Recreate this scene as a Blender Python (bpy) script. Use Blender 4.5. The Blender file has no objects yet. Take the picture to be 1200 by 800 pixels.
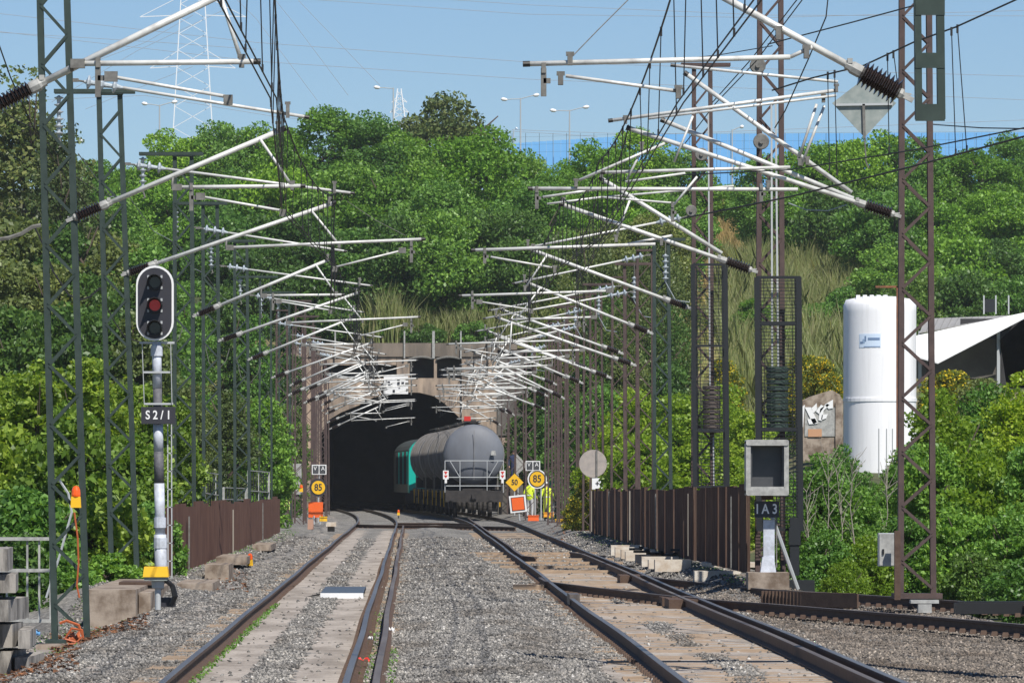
import bpy, math, random
import numpy as np
from mathutils import Vector, Matrix, noise as mn
R=math.radians; rnd=random.Random(7); rng=np.random.default_rng(7)
S=bpy.context.scene; COL=S.collection
# ---------------------------------------------------------------- camera, world, sun
F=7000.0; VX,VY,EYE=482.0,561.0,1.85
cam=bpy.data.cameras.new('camera'); co=bpy.data.objects.new('camera',cam); COL.objects.link(co)
co.location=(0,0,EYE); co.rotation_euler=(R(90),0,0)
cam.sensor_width=36; cam.lens=36*F/1200; cam.shift_x=(600-VX)/1200; cam.shift_y=(VY-400)/1200
cam.clip_start=1; cam.clip_end=8000; S.camera=co
SUN_EL,SUN_AZ=52,155          # azimuth clockwise from +Y (the view direction): right and behind the camera
W=bpy.data.worlds.new('World'); S.world=W; W.use_nodes=True
nt=W.node_tree; bg=nt.nodes['Background']; sk=nt.nodes.new('ShaderNodeTexSky'); sk.sky_type='NISHITA'
sk.sun_disc=False; sk.sun_elevation=R(SUN_EL); sk.sun_rotation=R(SUN_AZ); sk.air_density=1.0; sk.dust_density=0.0; sk.ozone_density=8.0; sk.altitude=1500
nt.links.new(sk.outputs[0],bg.inputs[0]); bg.inputs[1].default_value=0.064
sl=bpy.data.lights.new('sun','SUN'); so=bpy.data.objects.new('sun',sl); COL.objects.link(so)
sl.energy=3.9; sl.angle=R(0.5); sl.color=(1,0.95,0.87)
sd=Vector((math.sin(R(SUN_AZ))*math.cos(R(SUN_EL)),math.cos(R(SUN_AZ))*math.cos(R(SUN_EL)),math.sin(R(SUN_EL))))
so.rotation_euler=sd.to_track_quat('Z','Y').to_euler(); so.location=(60,-40,80)
S.view_settings.view_transform='Standard'; S.view_settings.look='None'; S.view_settings.exposure=0.55; S.view_settings.gamma=1
S.cycles.max_bounces=6; S.cycles.diffuse_bounces=4; S.cycles.transparent_max_bounces=6
def P(px,py,k,dy=0.0):          # a pixel of the 1200x800 photograph at k pixels per metre -> point in the world
    Y=F/k+dy; return Vector(((px-VX)/F*Y,Y,EYE-(py-VY)/F*Y))
# ---------------------------------------------------------------- materials
def ramp(nt,fac,stops):
    r=nt.nodes.new('ShaderNodeValToRGB'); el=r.color_ramp.elements
    while len(el)<len(stops): el.new(0.5)
    for e,(p,c) in zip(el,stops): e.position=p; e.color=(*c,1)
    nt.links.new(fac,r.inputs[0]); return r.outputs[0]
def mix(nt,fac,a,b,mode='MIX'):
    m=nt.nodes.new('ShaderNodeMix'); m.data_type='RGBA'; m.blend_type=mode
    for i,v in ((0,fac),(6,a),(7,b)):
        if hasattr(v,'links'): nt.links.new(v,m.inputs[i])
        elif isinstance(v,tuple): m.inputs[i].default_value=(*v,1)
        else: m.inputs[i].default_value=v
    return m.outputs[2]
def noi(nt,scale,detail=4,coord=None,vec=None,rough=0.6):
    if coord is None:
        tc=nt.nodes.new('ShaderNodeTexCoord'); coord=tc.outputs['Object']
    if vec is not None:
        mp=nt.nodes.new('ShaderNodeMapping'); mp.inputs['Scale'].default_value=vec; nt.links.new(coord,mp.inputs[0]); coord=mp.outputs[0]
    n=nt.nodes.new('ShaderNodeTexNoise'); n.inputs['Scale'].default_value=scale; n.inputs['Detail'].default_value=detail
    n.inputs['Roughness'].default_value=rough; nt.links.new(coord,n.inputs['Vector']); return n.outputs['Fac']
def MAT(name,c,rough=0.6,metal=0.0,c2=None,scale=6,bump=0.0,vec=None,island=0.0,lo=0.35,hi=0.65,emit=0):
    m=bpy.data.materials.new(name); m.use_nodes=True; nt=m.node_tree; b=nt.nodes['Principled BSDF']
    b.inputs['Roughness'].default_value=rough; b.inputs['Metallic'].default_value=metal; b.inputs['Base Color'].default_value=(*c,1)
    col=None
    if c2 is not None:
        n=noi(nt,scale,5,vec=vec); col=ramp(nt,n,[(lo,c),(hi,c2)])
    if island>0:
        g=nt.nodes.new('ShaderNodeNewGeometry'); v=ramp(nt,g.outputs['Random Per Island'],[(0,(1-island,)*3),(1,(1+island,)*3)])
        col=mix(nt,1.0,col if col is not None else tuple(c),v,'MULTIPLY')
    if col is not None: nt.links.new(col,b.inputs['Base Color'])
    if bump:
        n=noi(nt,scale*3,5,vec=vec); bp=nt.nodes.new('ShaderNodeBump'); bp.inputs['Strength'].default_value=bump; bp.inputs['Distance'].default_value=0.03
        nt.links.new(n,bp.inputs['Height']); nt.links.new(bp.outputs[0],b.inputs['Normal'])
    if emit:
        b.inputs['Emission Color'].default_value=(*c,1); b.inputs['Emission Strength'].default_value=emit
    return m
def LEAF(name,c1,c2,c3,tr=0.35):
    mid=0.7 if 'broom' in name else 0.55
    m=bpy.data.materials.new(name); m.use_nodes=True; nt=m.node_tree; nt.nodes.remove(nt.nodes['Principled BSDF'])
    g=nt.nodes.new('ShaderNodeNewGeometry'); oi=nt.nodes.new('ShaderNodeObjectInfo')
    col=ramp(nt,g.outputs['Random Per Island'],[(0,c1),(mid,c2),(1,c3)])
    v=ramp(nt,oi.outputs['Random'],[(0,(0.72,0.76,0.75)),(0.35,(0.95,0.97,0.9)),(0.65,(1.1,1.05,1.0)),(1,(1.42,1.25,1.0))])
    col=mix(nt,1.0,col,v,'MULTIPLY')
    d=nt.nodes.new('ShaderNodeBsdfDiffuse'); t=nt.nodes.new('ShaderNodeBsdfTranslucent'); gl=nt.nodes.new('ShaderNodeBsdfGlossy'); gl.inputs['Roughness'].default_value=0.45
    gl.inputs['Color'].default_value=(0.5,0.5,0.5,1)
    nt.links.new(col,d.inputs[0]); tc=mix(nt,1.0,col,(1.6,1.5,0.7),'MULTIPLY'); nt.links.new(tc,t.inputs[0])
    a=nt.nodes.new('ShaderNodeMixShader'); a.inputs[0].default_value=tr; nt.links.new(d.outputs[0],a.inputs[1]); nt.links.new(t.outputs[0],a.inputs[2])
    b=nt.nodes.new('ShaderNodeMixShader'); b.inputs[0].default_value=0.04; nt.links.new(a.outputs[0],b.inputs[1]); nt.links.new(gl.outputs[0],b.inputs[2])
    nt.links.new(b.outputs[0],nt.nodes['Material Output'].inputs[0]); return m
M=dict(
 green=MAT('green mast paint',(0.018,0.034,0.028),0.6,0,(0.03,0.05,0.042),5),
 brown=MAT('rusty brown mast paint',(0.055,0.036,0.034),0.7,0,(0.09,0.058,0.052),4),
 tube=MAT('galvanised tube',(0.70,0.70,0.67),0.42,0.1,(0.46,0.45,0.43),5,lo=.45,hi=.72),
 zinc=MAT('weathered zinc',(0.20,0.195,0.18),0.6,0.1,(0.12,0.115,0.105),12),
 porc=MAT('brown porcelain',(0.022,0.014,0.012),0.22),
 black=MAT('black plastic',(0.012,0.012,0.013),0.5),
 wire=MAT('wire',(0.016,0.016,0.018),0.6),
 wirel=MAT('pale wire',(0.30,0.33,0.37),0.6),
 rust=MAT('rail rust',(0.070,0.040,0.027),0.8,0,(0.10,0.062,0.042),7,0.2),
 steel=MAT('worn rail steel',(0.17,0.165,0.16),0.38,0.35,(0.11,0.10,0.095),3,vec=(1,0.05,1)),
 dull=MAT('dull rail steel',(0.17,0.15,0.135),0.55,0.2,(0.10,0.08,0.07),3,vec=(1,0.05,1)),
 wood=MAT('tan sleeper',(0.40,0.30,0.21),0.9,0,(0.29,0.21,0.145),4,0.2,vec=(0.6,6,3)),
 conc=MAT('old concrete',(0.34,0.28,0.225),0.9,0,(0.15,0.11,0.08),2.2,0.4,lo=.42,hi=.6),
 concw=MAT('white concrete',(0.66,0.62,0.55),0.85,0,(0.45,0.36,0.27),3,0.25),
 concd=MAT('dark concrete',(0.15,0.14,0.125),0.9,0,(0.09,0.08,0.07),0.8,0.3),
 portal=MAT('portal render',(0.44,0.34,0.255),0.9,0,(0.16,0.13,0.11),1.1,0.2,vec=(1.5,1,0.35)),
 parapet=MAT('stained parapet',(0.25,0.205,0.165),0.9,0,(0.13,0.11,0.09),0.9,0.2,vec=(1.2,1,0.3)),
 soot_shade=MAT('soot and interior shade',(0.05,0.05,0.052),0.95,0,(0.025,0.025,0.027),.6),  # tunnel soot; also the shade painted into the shed's back wall
 fence=MAT('rusty sheet',(0.075,0.030,0.019),0.85,0,(0.12,0.058,0.038),3,0.15,vec=(4,1.5,0.4)),
 fenced=MAT('dark rusty sheet',(0.080,0.040,0.025),0.85,0,(0.16,0.105,0.072),5,0.15,vec=(6,1.5,0.25),lo=.45,hi=.75),
 white=MAT('white paint',(0.78,0.78,0.78),0.5),
 silo=MAT('white fibreglass',(0.88,0.88,0.90),0.45,0,(0.72,0.72,0.73),1.6,vec=(3,3,.15),lo=.5,hi=.8),
 yellow=MAT('signal yellow',(0.80,0.46,0.012),0.5),
 hiviz=MAT('hi-vis yellow',(0.72,0.88,0.04),0.8),
 orange=MAT('signal orange',(0.80,0.13,0.02),0.45),
 orangel=MAT('orange lens',(0.75,0.10,0.01),0.2,emit=0.15),
 red=MAT('red paint',(0.55,0.03,0.02),0.5),
 redlens=MAT('lit red lens',(0.50,0.015,0.015),0.2,emit=0.12),
 lens=MAT('unlit lens',(0.035,0.04,0.035),0.15),
 hood=MAT('signal black',(0.028,0.028,0.036),0.55),
 pole=MAT('pole white',(0.58,0.62,0.70),0.55,0,(0.40,0.42,0.46),8),
 poled=MAT('pole grey band',(0.075,0.075,0.09),0.7,0,(0.13,0.13,0.14),14),
 grey=MAT('grey box',(0.42,0.42,0.40),0.6,0,(0.26,0.26,0.25),9),
 greyd=MAT('dark grey glass',(0.05,0.055,0.06),0.35,0,(0.08,0.08,0.085),3),
 tank=MAT('grey tank paint',(0.15,0.163,0.19),0.6,0,(0.115,0.123,0.142),1.2,vec=(1,1,0.4)),
 tankb=MAT('dirty tank band',(0.23,0.22,0.215),0.7,0,(0.12,0.11,0.10),2,vec=(1,3,0.5)),
 teal=MAT('teal paint',(0.0,0.42,0.34),0.45),
 tankside=MAT('grimy tank side',(0.12,0.115,0.112),0.6,0,(0.065,0.06,0.056),2.0,vec=(1,2.5,0.3)),
 under=MAT('grimy underframe',(0.02,0.018,0.018),0.8,0,(0.04,0.035,0.033),4),
 blue=MAT('blue sheet',(0.15,0.40,0.74),0.6),
 metal=MAT('lamp pole',(0.42,0.44,0.45),0.5),
 bark=MAT('bark',(0.10,0.075,0.055),0.9,0,(0.06,0.045,0.035),8,0.4,vec=(1,1,0.3)),
 twig=MAT('dry pale wood',(0.30,0.27,0.225),0.9),
 sheet=MAT('pale roof sheet',(0.62,0.62,0.62),0.6,0,(0.5,0.5,0.5),2),
 aged=MAT('aged aluminium',(0.33,0.36,0.34),0.6,0.1,(0.22,0.26,0.25),6),
 navy=MAT('navy cloth',(0.02,0.03,0.08),0.9), skin=MAT('skin',(0.42,0.24,0.17),0.6), hair=MAT('dark hair',(0.03,0.02,0.015),0.7),
 trous=MAT('light work trousers',(0.5,0.5,0.5),0.9), helmet=MAT('helmet white',(0.7,0.7,0.7),0.4),
 reed=LEAF('reed',(0.26,0.31,0.10),(0.38,0.41,0.17),(0.52,0.48,0.27),0.4),
 straw=LEAF('straw',(0.42,0.30,0.14),(0.55,0.40,0.20),(0.34,0.29,0.12),0.3),
)
G=dict(
 b=LEAF('bright broadleaf',(0.083,0.191,0.023),(0.158,0.320,0.038),(0.260,0.461,0.060)),
 m=LEAF('mid green leaf',(0.071,0.170,0.035),(0.134,0.278,0.054),(0.213,0.396,0.078)),
 d=LEAF('dark leaf',(0.050,0.108,0.028),(0.090,0.182,0.041),(0.144,0.259,0.059)),
 o=LEAF('olive needle',(0.083,0.124,0.039),(0.139,0.190,0.060),(0.214,0.269,0.095)),
 p=LEAF('pine needle',(0.062,0.103,0.032),(0.106,0.154,0.046),(0.185,0.215,0.081),0.2),
 l=LEAF('lime leaf',(0.128,0.232,0.022),(0.226,0.355,0.035),(0.326,0.462,0.062),0.45),
 n=LEAF('near plane leaf',(0.071,0.140,0.020),(0.156,0.270,0.039),(0.312,0.447,0.098),0.42),
 y=LEAF('yellow broom bloom',(0.122,0.179,0.035),(0.171,0.213,0.030),(0.976,0.694,0.020),0.3),
)
# ---------------------------------------------------------------- mesh helpers
WL={}                                     # world location of every thing root
class MB:
    def __init__(s): s.v=[]; s.f=[]; s.smooth=False
    def quadstrip(s,rings,close=True,cap=True):
        n=len(rings[0]); b=len(s.v)
        for r in rings: s.v.extend([tuple(p) for p in r])
        for i in range(len(rings)-1):
            for j in range(n if close else n-1):
                a=b+i*n+j; c=b+i*n+(j+1)%n; s.f.append((a,c,c+n,a+n))
        if cap and close:
            s.f.append(tuple(b+j for j in range(n-1,-1,-1))); e=b+(len(rings)-1)*n; s.f.append(tuple(e+j for j in range(n)))
        return s
    def box(s,c,d,rz=0.0,taper=1.0,m=None):
        x,y,z=d[0]/2,d[1]/2,d[2]/2; ca,sa=math.cos(rz),math.sin(rz); b=len(s.v)
        for sz in (-1,1):
            t=1 if sz<0 else taper
            for sx,sy in ((-1,-1),(1,-1),(1,1),(-1,1)):
                px,py=sx*x*t,sy*y*t; p=(c[0]+px*ca-py*sa,c[1]+px*sa+py*ca,c[2]+sz*z); s.v.append(p)
        for q in ((3,2,1,0),(4,5,6,7),(0,1,5,4),(1,2,6,5),(2,3,7,6),(3,0,4,7)): s.f.append(tuple(b+i for i in q))
        return s
    def frame_of(s,p,q):
        d=(Vector(q)-Vector(p)).normalized(); u=d.cross(Vector((0,1,0)))
        if u.length<0.05: u=d.cross(Vector((0,0,1)))
        u.normalize(); return d,u,d.cross(u)
    def beam(s,p,q,w,h):                # w across in the picture plane, h along the line of sight
        d,u,v=s.frame_of(p,q); p,q=Vector(p),Vector(q)
        return s.quadstrip([[o+u*a*w/2+v*b*h/2 for a,b in ((-1,-1),(1,-1),(1,1),(-1,1))] for o in (p,q)])
    def tube(s,pts,r,n=8,r2=None):
        if r2 is None: r2=r
        pts=[Vector(p) for p in pts]; rings=[]
        for i,p in enumerate(pts):
            a=pts[max(0,i-1)]; c=pts[min(len(pts)-1,i+1)]; d,u,v=s.frame_of(a,c); rr=r+(r2-r)*i/max(1,len(pts)-1)
            rings.append([p+(u*math.cos(t)+v*math.sin(t))*rr for t in [2*math.pi*j/n for j in range(n)]])
        return s.quadstrip(rings)
    def lathe(s,p,q,prof,n=10):         # prof: (fraction along, radius)
        p,q=Vector(p),Vector(q); d,u,v=s.frame_of(p,q)
        return s.quadstrip([[p.lerp(q,t)+(u*math.cos(a)+v*math.sin(a))*r for a in [2*math.pi*j/n for j in range(n)]] for t,r in prof])
    def prism(s,poly,y0,y1):            # polygon in XZ (counter-clockwise seen from the camera), extruded along Y
        return s.quadstrip([[(x,y1,z) for x,z in poly],[(x,y0,z) for x,z in poly]])
    def mesh(s,name,mat,off=(0,0,0)):
        me=bpy.data.meshes.new(name); o=Vector(off)
        me.from_pydata([(a-o.x,b-o.y,c-o.z) for a,b,c in s.v],[],s.f)
        me.materials.append(M[mat] if isinstance(mat,str) else mat)
        if s.smooth:
            me.polygons.foreach_set('use_smooth',[len(f)==4 for f in s.f])
        me.update(); return me
    def build(s,name,mat,parent=None,kind=None,label=None):
        off=WL.get(parent.name,Vector()) if parent else Vector()
        o=bpy.data.objects.new(name,s.mesh(name,mat,off)); COL.objects.link(o)
        if parent: o.parent=parent; WL[o.name]=off
        else: WL[o.name]=Vector()
        if kind: o['kind']=kind
        if label: o['label']=label
        return o
def tag(o,label,cat,group=None,kind=None):
    o['label']=label; o['category']=cat
    if group: o['group']=group
    if kind: o['kind']=kind
    return o
def thing(name,loc,label,cat,group=None,kind=None):
    o=bpy.data.objects.new(name,None); COL.objects.link(o); o.location=loc; o.empty_display_size=0.1; WL[o.name]=Vector(loc)
    return tag(o,label,cat,group,kind)
def inst(name,me,parent,loc,rot=(0,0,0),sc=(1,1,1)):
    o=bpy.data.objects.new(name,me); COL.objects.link(o); o.parent=parent
    o.location=Vector(loc)-(WL[parent.name] if parent else Vector()); o.rotation_euler=rot; o.scale=sc; return o
def raw_mesh(name,verts,faces,mat,smooth=False):   # numpy arrays, faces all of one size
    me=bpy.data.meshes.new(name); nv=len(verts); nf,k=faces.shape
    me.vertices.add(nv); me.vertices.foreach_set('co',verts.astype(np.float32).ravel())
    me.loops.add(nf*k); me.loops.foreach_set('vertex_index',faces.astype(np.int32).ravel())
    me.polygons.add(nf); me.polygons.foreach_set('loop_start',np.arange(0,nf*k,k,dtype=np.int32))
    if smooth: me.polygons.foreach_set('use_smooth',np.ones(nf,dtype=bool))
    me.materials.append(M[mat] if isinstance(mat,str) else mat); me.update(calc_edges=True); return me
def text(body,size,mat,parent,loc,align='CENTER',sx=1.0,bold=0.0,depth=0.004):
    c=bpy.data.curves.new('lettering','FONT'); c.body=body; c.size=size; c.align_x=align; c.align_y='CENTER'; c.extrude=depth; c.offset=bold
    t=bpy.data.objects.new('lettering_tmp',c); COL.objects.link(t); bpy.context.view_layer.update()
    me=bpy.data.meshes.new_from_object(t.evaluated_get(bpy.context.evaluated_depsgraph_get())); bpy.data.objects.remove(t)
    me.materials.clear(); me.materials.append(M[mat])
    o=inst('lettering',me,parent,loc,(R(90),0,0),(sx,1,1)); return o
ORD=['nearest','second nearest','third nearest','fourth nearest','fifth nearest','sixth nearest','seventh nearest','eighth nearest','ninth nearest','tenth nearest','eleventh nearest','twelfth nearest']
NTH=['first','second','third','fourth','fifth','sixth','seventh','eighth','ninth','tenth','eleventh','twelfth','thirteenth','fourteenth','fifteenth','sixteenth','seventeenth','eighteenth','nineteenth','twentieth','twenty-first','twenty-second','twenty-third']
# ---------------------------------------------------------------- terrain
def sm(a,b,x): t=min(1,max(0,(x-a)/(b-a))); return t*t*(3-2*t)
YP=366.0                                  # plane of the tunnel portal
def htop(Y):
    if Y<150: return 0.0
    if Y<YP: return 10*((Y-150)/216)**1.5
    return 10+17.5*sm(YP-20,545,Y)-17.5*sm(YP-20,545,YP)*(1-sm(YP,420,Y))
def hg(X,Y):
    d=max(0,(X-9.5) if X>0 else (-8.0-X))
    if Y>YP+0.3: return htop(Y)+0.35*mn.noise(Vector((X*0.15,Y*0.1,3)))
    base=-0.65
    return base+min(d*(0.45+2.6*sm(318,YP,Y)),htop(Y)+.65*sm(330,YP,Y))+0.12*mn.noise(Vector((X*0.4,Y*0.2,1)))*min(1,d)
def grid_mesh(name,xs,ys,fz,mat,skip=None):
    nx,ny=len(xs),len(ys); v=np.array([(x,y,fz(x,y)) for y in ys for x in xs]); f=[]
    for j in range(ny-1):
        for i in range(nx-1):
            if skip and skip((xs[i]+xs[i+1])/2,(ys[j]+ys[j+1])/2): continue
            a=j*nx+i; f.append((a,a+1,a+1+nx,a+nx))
    return raw_mesh(name,v,np.array(f),mat,True)
def gmat():
    m=bpy.data.materials.new('hillside soil and grass'); m.use_nodes=True; nt=m.node_tree; b=nt.nodes['Principled BSDF']; b.inputs['Roughness'].default_value=0.95
    n=noi(nt,0.12,6); n2=noi(nt,1.5,6)
    c=ramp(nt,n,[(0.35,(0.045,0.065,0.02)),(0.5,(0.09,0.10,0.035)),(0.62,(0.20,0.165,0.075))])
    c=mix(nt,0.5,c,ramp(nt,n2,[(0.3,(0.35,0.38,0.3)),(0.7,(1.3,1.25,1.1))]),'MULTIPLY'); nt.links.new(c,b.inputs['Base Color'])
    return m
def line(a,b,st): return list(np.arange(a,b,st))
XS=line(-130,-30,5)+line(-30,-9,1.5)+line(-9,12,1.5)+line(12,40,1.5)+line(40,150,5)+[150.0]
YS=[-60,-20,10,30]+line(40,YP-1,4)+[YP-0.3,YP+0.4]+line(YP+4,560,5)+[580,620,700,900,1300,2000,3500,6000]
XS=[-3000,-1200,-500,-250]+XS+[250,500,1200,3000]
o=bpy.data.objects.new('ground',grid_mesh('ground',XS,YS,hg,gmat(),lambda x,y: abs(y-YP)<0.5 and -7.6<x<8.5)); COL.objects.link(o); o['kind']='structure'
# ballast bed -----------------------------------------------------------
def bump2(x,c,w): return math.exp(-((x-c)/w)**2)
def trackdx(Y): return 0.0 if Y<240 else -(Y-240)**2/5250
def wig(Y): return 0.010*math.sin(Y/8.3)+0.006*math.sin(Y/3.7+1)
def zb(X,Y):
    x=X-trackdx(Y); n=0.03*mn.noise(Vector((X*1.3,Y*0.6,0)))+0.018*mn.noise(Vector((X*4,Y*2.5,5)))
    if -2.25<x<-0.65 or 2.55<x<4.45: n*=0.35
    z=-0.175+n
    z+=0.085*bump2(x,0.95,0.75)*(1 if x>-0.25 else 0)
    if -2.2<x<-0.65: z+=0.030
    if 2.58<x<4.42: z+=0.009
    if x<-2.45:
        t=sm(2.5,3.6,-x); near=1-sm(92,104,Y)
        z+=t*(0.10*(1-near)+(-0.02)*near)+ (1-near)*0.12*sm(3.7,4.3,-x)
        z-=near*0.30*sm(3.7,5.0,-x)
    if x>4.75:
        far=sm(97,108,Y); t=sm(4.8,5.7,x)
        z+=t*(0.30*far-0.05*(1-far))*(1-0.35*sm(150,260,Y))
    z-=0.6*sm(6.3,8.5,x)*sm(98,104,Y)+0.5*sm(5.2,7.5,-x)
    return z
def bmat():
    m=bpy.data.materials.new('ballast and dust'); m.use_nodes=True; nt=m.node_tree; b=nt.nodes['Principled BSDF']; b.inputs['Roughness'].default_value=0.95
    tc=nt.nodes.new('ShaderNodeTexCoord'); vo=nt.nodes.new('ShaderNodeTexVoronoi'); vo.inputs['Scale'].default_value=19; nt.links.new(tc.outputs['Object'],vo.inputs['Vector'])
    st=ramp(nt,vo.outputs['Color'],[(0.0,(0.075,0.073,0.07)),(0.45,(0.17,0.165,0.155)),(0.8,(0.28,0.27,0.255)),(1,(0.42,0.40,0.36))])
    big=noi(nt,0.55,5,tc.outputs['Object'],(1.6,0.35,1)); st=mix(nt,0.8,st,ramp(nt,big,[(0.35,(0.62,0.60,0.58)),(0.6,(1.08,1.06,1.03))]),'MULTIPLY')
    at=nt.nodes.new('ShaderNodeAttribute'); at.attribute_name='dust'
    dn=noi(nt,2.2,6,tc.outputs['Object'],(2.2,0.8,1)); a=nt.nodes.new('ShaderNodeMath'); a.operation='MULTIPLY_ADD'; nt.links.new(dn,a.inputs[0]); a.inputs[1].default_value=1.3; nt.links.new(at.outputs['Fac'],a.inputs[2])
    fac=ramp(nt,a.outputs[0],[(0.98,(0,0,0)),(1.12,(1,1,1))])
    fine=noi(nt,30,3,tc.outputs['Object']); fine=noi(nt,2.2,5,tc.outputs['Object'],(0.7,4.5,1)); du=ramp(nt,fine,[(0.3,(0.26,0.225,0.195)),(0.6,(0.43,0.382,0.335))]); du=mix(nt,0.85,du,ramp(nt,noi(nt,0.9,6,tc.outputs['Object'],(2.0,0.5,1)),[(0.38,(0.62,0.60,0.58)),(0.58,(1.05,1.05,1.05))]),'MULTIPLY')
    c=mix(nt,fac,st,du); nt.links.new(c,b.inputs['Base Color'])
    bp=nt.nodes.new('ShaderNodeBump'); bp.inputs['Strength'].default_value=0.7; bp.inputs['Distance'].default_value=0.03
    nt.links.new(vo.outputs['Distance'],bp.inputs['Height']); bp.invert=True; nt.links.new(bp.outputs[0],b.inputs['Normal']); return m
XB=line(-7.5,8.6,0.13); YB=line(42,150,0.5)+line(150,290,1.2)+line(290,520,4)
def dust(X,Y):                             # beige fines lie in two strips inside each track
    x=X-trackdx(Y); e=0.0
    e=max(e,0.80*(bump2(x,-1.95,0.33)+bump2(x,-0.90,0.33))*(1-0.3*sm(150,230,Y))*(1-sm(228,240,Y)))
    e=max(e,0.85*(bump2(x,2.98,0.5)+0.85*bump2(x,3.85,0.5))*(1-sm(118,150,Y))); e=max(e,0.7*bump2(x,2.2,0.25)*(1-sm(62,72,Y)))
    e-=0.75*bump2(x,3.42,0.26)*(1 if Y<84 or 96<Y<104 else .3)*(.4+1.2*max(0,mn.noise(Vector((X*1.5,Y*.25,9)))+.35))
    e=max(e,0.30*bump2(x,-3.3,0.5)); e=max(e,0.45*bump2(x,-5.0,0.6)*(1-sm(85,100,Y)))
    return e
bme=grid_mesh('ballast',XB,YB,zb,bmat())
at=bme.attributes.new('dust','FLOAT','POINT'); at.data.foreach_set('value',np.array([dust(x,y) for y in YB for x in XB],dtype=np.float32))
o=bpy.data.objects.new('ballast_bed',bme); COL.objects.link(o); o['kind']='structure'
# loose stones ------------------------------------------------------------
def stones(old):
    pts=[]
    for y0,y1,den,s in ((52,66,430,1.0),(66,82,290,1.05),(82,105,150,1.15),(105,140,65,1.4),(140,200,20,1.8)):
        n=int((y1-y0)*14*den); xs=rng.uniform(-5.6,8.4,n); ys=rng.uniform(y0,y1,n)
        for x,y in zip(xs,ys):
            if not (30<VX+x*F/y+60<1290): continue
            e=dust(x,y)
            if e>0.22 and rnd.random()<min(0.985,e*2.2) : continue
            if x>6.3 and y>106 : continue
            if (x>4.85+.25*rnd.random() and y<112)!=old: continue
            pts.append((x,y,zb(x,y)+0.004,s*rnd.uniform(0.012,0.030)))
    p=np.array(pts); n=len(p)
    base=np.array([(1,0,0),(0,1,0),(-1,0,0),(0,-1,0),(0,0,0.75),(0,0,-0.6)])
    v=np.repeat(base[None],n,0)*rng.uniform(0.6,1.4,(n,6,3)); a=rng.uniform(0,6.28,n); c,s=np.cos(a),np.sin(a)
    tl=rng.uniform(-0.6,0.6,n); v[:,:,2]+=v[:,:,0]*tl[:,None]
    x=v[:,:,0]*c[:,None]-v[:,:,1]*s[:,None]; y=v[:,:,0]*s[:,None]+v[:,:,1]*c[:,None]
    v=np.stack([x,y,v[:,:,2]],-1)*p[:,3][:,None,None]+p[:,None,:3]
    f=np.array([(0,1,4),(1,2,4),(2,3,4),(3,0,4),(1,0,5),(2,1,5),(3,2,5),(0,3,5)]); f=(f[None]+(np.arange(n)*6)[:,None,None]).reshape(-1,3)
    m=bpy.data.materials.new('old ballast stone' if old else 'ballast stone'); m.use_nodes=True; nt=m.node_tree; b=nt.nodes['Principled BSDF']; b.inputs['Roughness'].default_value=0.9
    g=nt.nodes.new('ShaderNodeNewGeometry'); col=ramp(nt,g.outputs['Random Per Island'],[(0,(0.07,0.068,0.065)),(0.4,(0.165,0.158,0.148)),(0.75,(0.25,0.238,0.222)),(0.95,(0.34,0.315,0.28)),(1,(0.55,0.53,0.50))])
    if old: col=mix(nt,1.0,col,(0.80,0.72,0.65),'MULTIPLY')
    col=mix(nt,0.9,col,ramp(nt,noi(nt,0.45,5,None,(2.2,0.45,1)),[(0.36,(0.60,0.56,0.52)),(0.52,(1,1,1)),(0.68,(1.2,1.19,1.16))]),'MULTIPLY')
    nt.links.new(col,b.inputs['Base Color'])
    o=bpy.data.objects.new('ballast_stones',raw_mesh('ballast_stones',v.reshape(-1,3),f,m)); COL.objects.link(o); o['kind']='stuff'
stones(False); stones(True)
# ---------------------------------------------------------------- tracks
PROF=[(-.07,-.158),(.07,-.158),(.07,-.145),(.012,-.12),(.012,-.045),(.036,-.035),(.036,-.004),(-.036,-.004),(-.036,-.035),(-.012,-.045),(-.012,-.12),(-.07,-.145)]
def rail(parent,pts,mat='steel',name='rail',label=None,dz=0.0):
    pts=[Vector(p) for p in pts]; rings=[]; top=[]
    for i,p in enumerate(pts):
        d=(pts[min(i+1,len(pts)-1)]-pts[max(i-1,0)]); d.z=0; d.normalize(); n=Vector((d.y,-d.x,0))
        rings.append([p+n*x+Vector((0,0,z+dz)) for x,z in PROF]); top.append([p+n*x+Vector((0,0,z+dz)) for x,z in ((-.033,-.0038),(-.03,0),(.03,0),(.033,-.0038))])
    b=MB(); b.quadstrip(rings); r=b.build(name,'rust',parent,label=label)
    t=MB(); t.quadstrip(top,close=True,cap=True); t.build('running_surface',mat,r); return r
def straight(x,y0=44,y1=230,st=1.5): return [(x+wig(y),y,0.008*math.sin(y/9)) for y in np.arange(y0,y1,st)]
def curve(x,y1=420): return straight(x)+[(x+trackdx(y)*(.72 if x<0 else 1)+wig(230),y,0) for y in np.arange(230,y1,3)]
slm=MB().box((0,0,-0.11),(2.7,0.24,0.22)).mesh('sleeper','wood')
clipm=MB().box((0,0,0.03),(0.10,0.12,0.07),taper=0.6).box((0,0,-0.005),(0.22,0.2,0.012))
def clips(parent,xs,y0,y1):
    b=MB()
    for x in xs:
        for i in range(int((y1-y0)/0.6)):
            y=y0+i*0.6; X=x+trackdx(y)+wig(y)
            for sx in (-0.095,0.095): b.box((X+sx,y,-0.14),(0.06,0.13,0.05),taper=0.7)
    b.build('rail_clips','rust',parent,kind='stuff')
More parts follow.
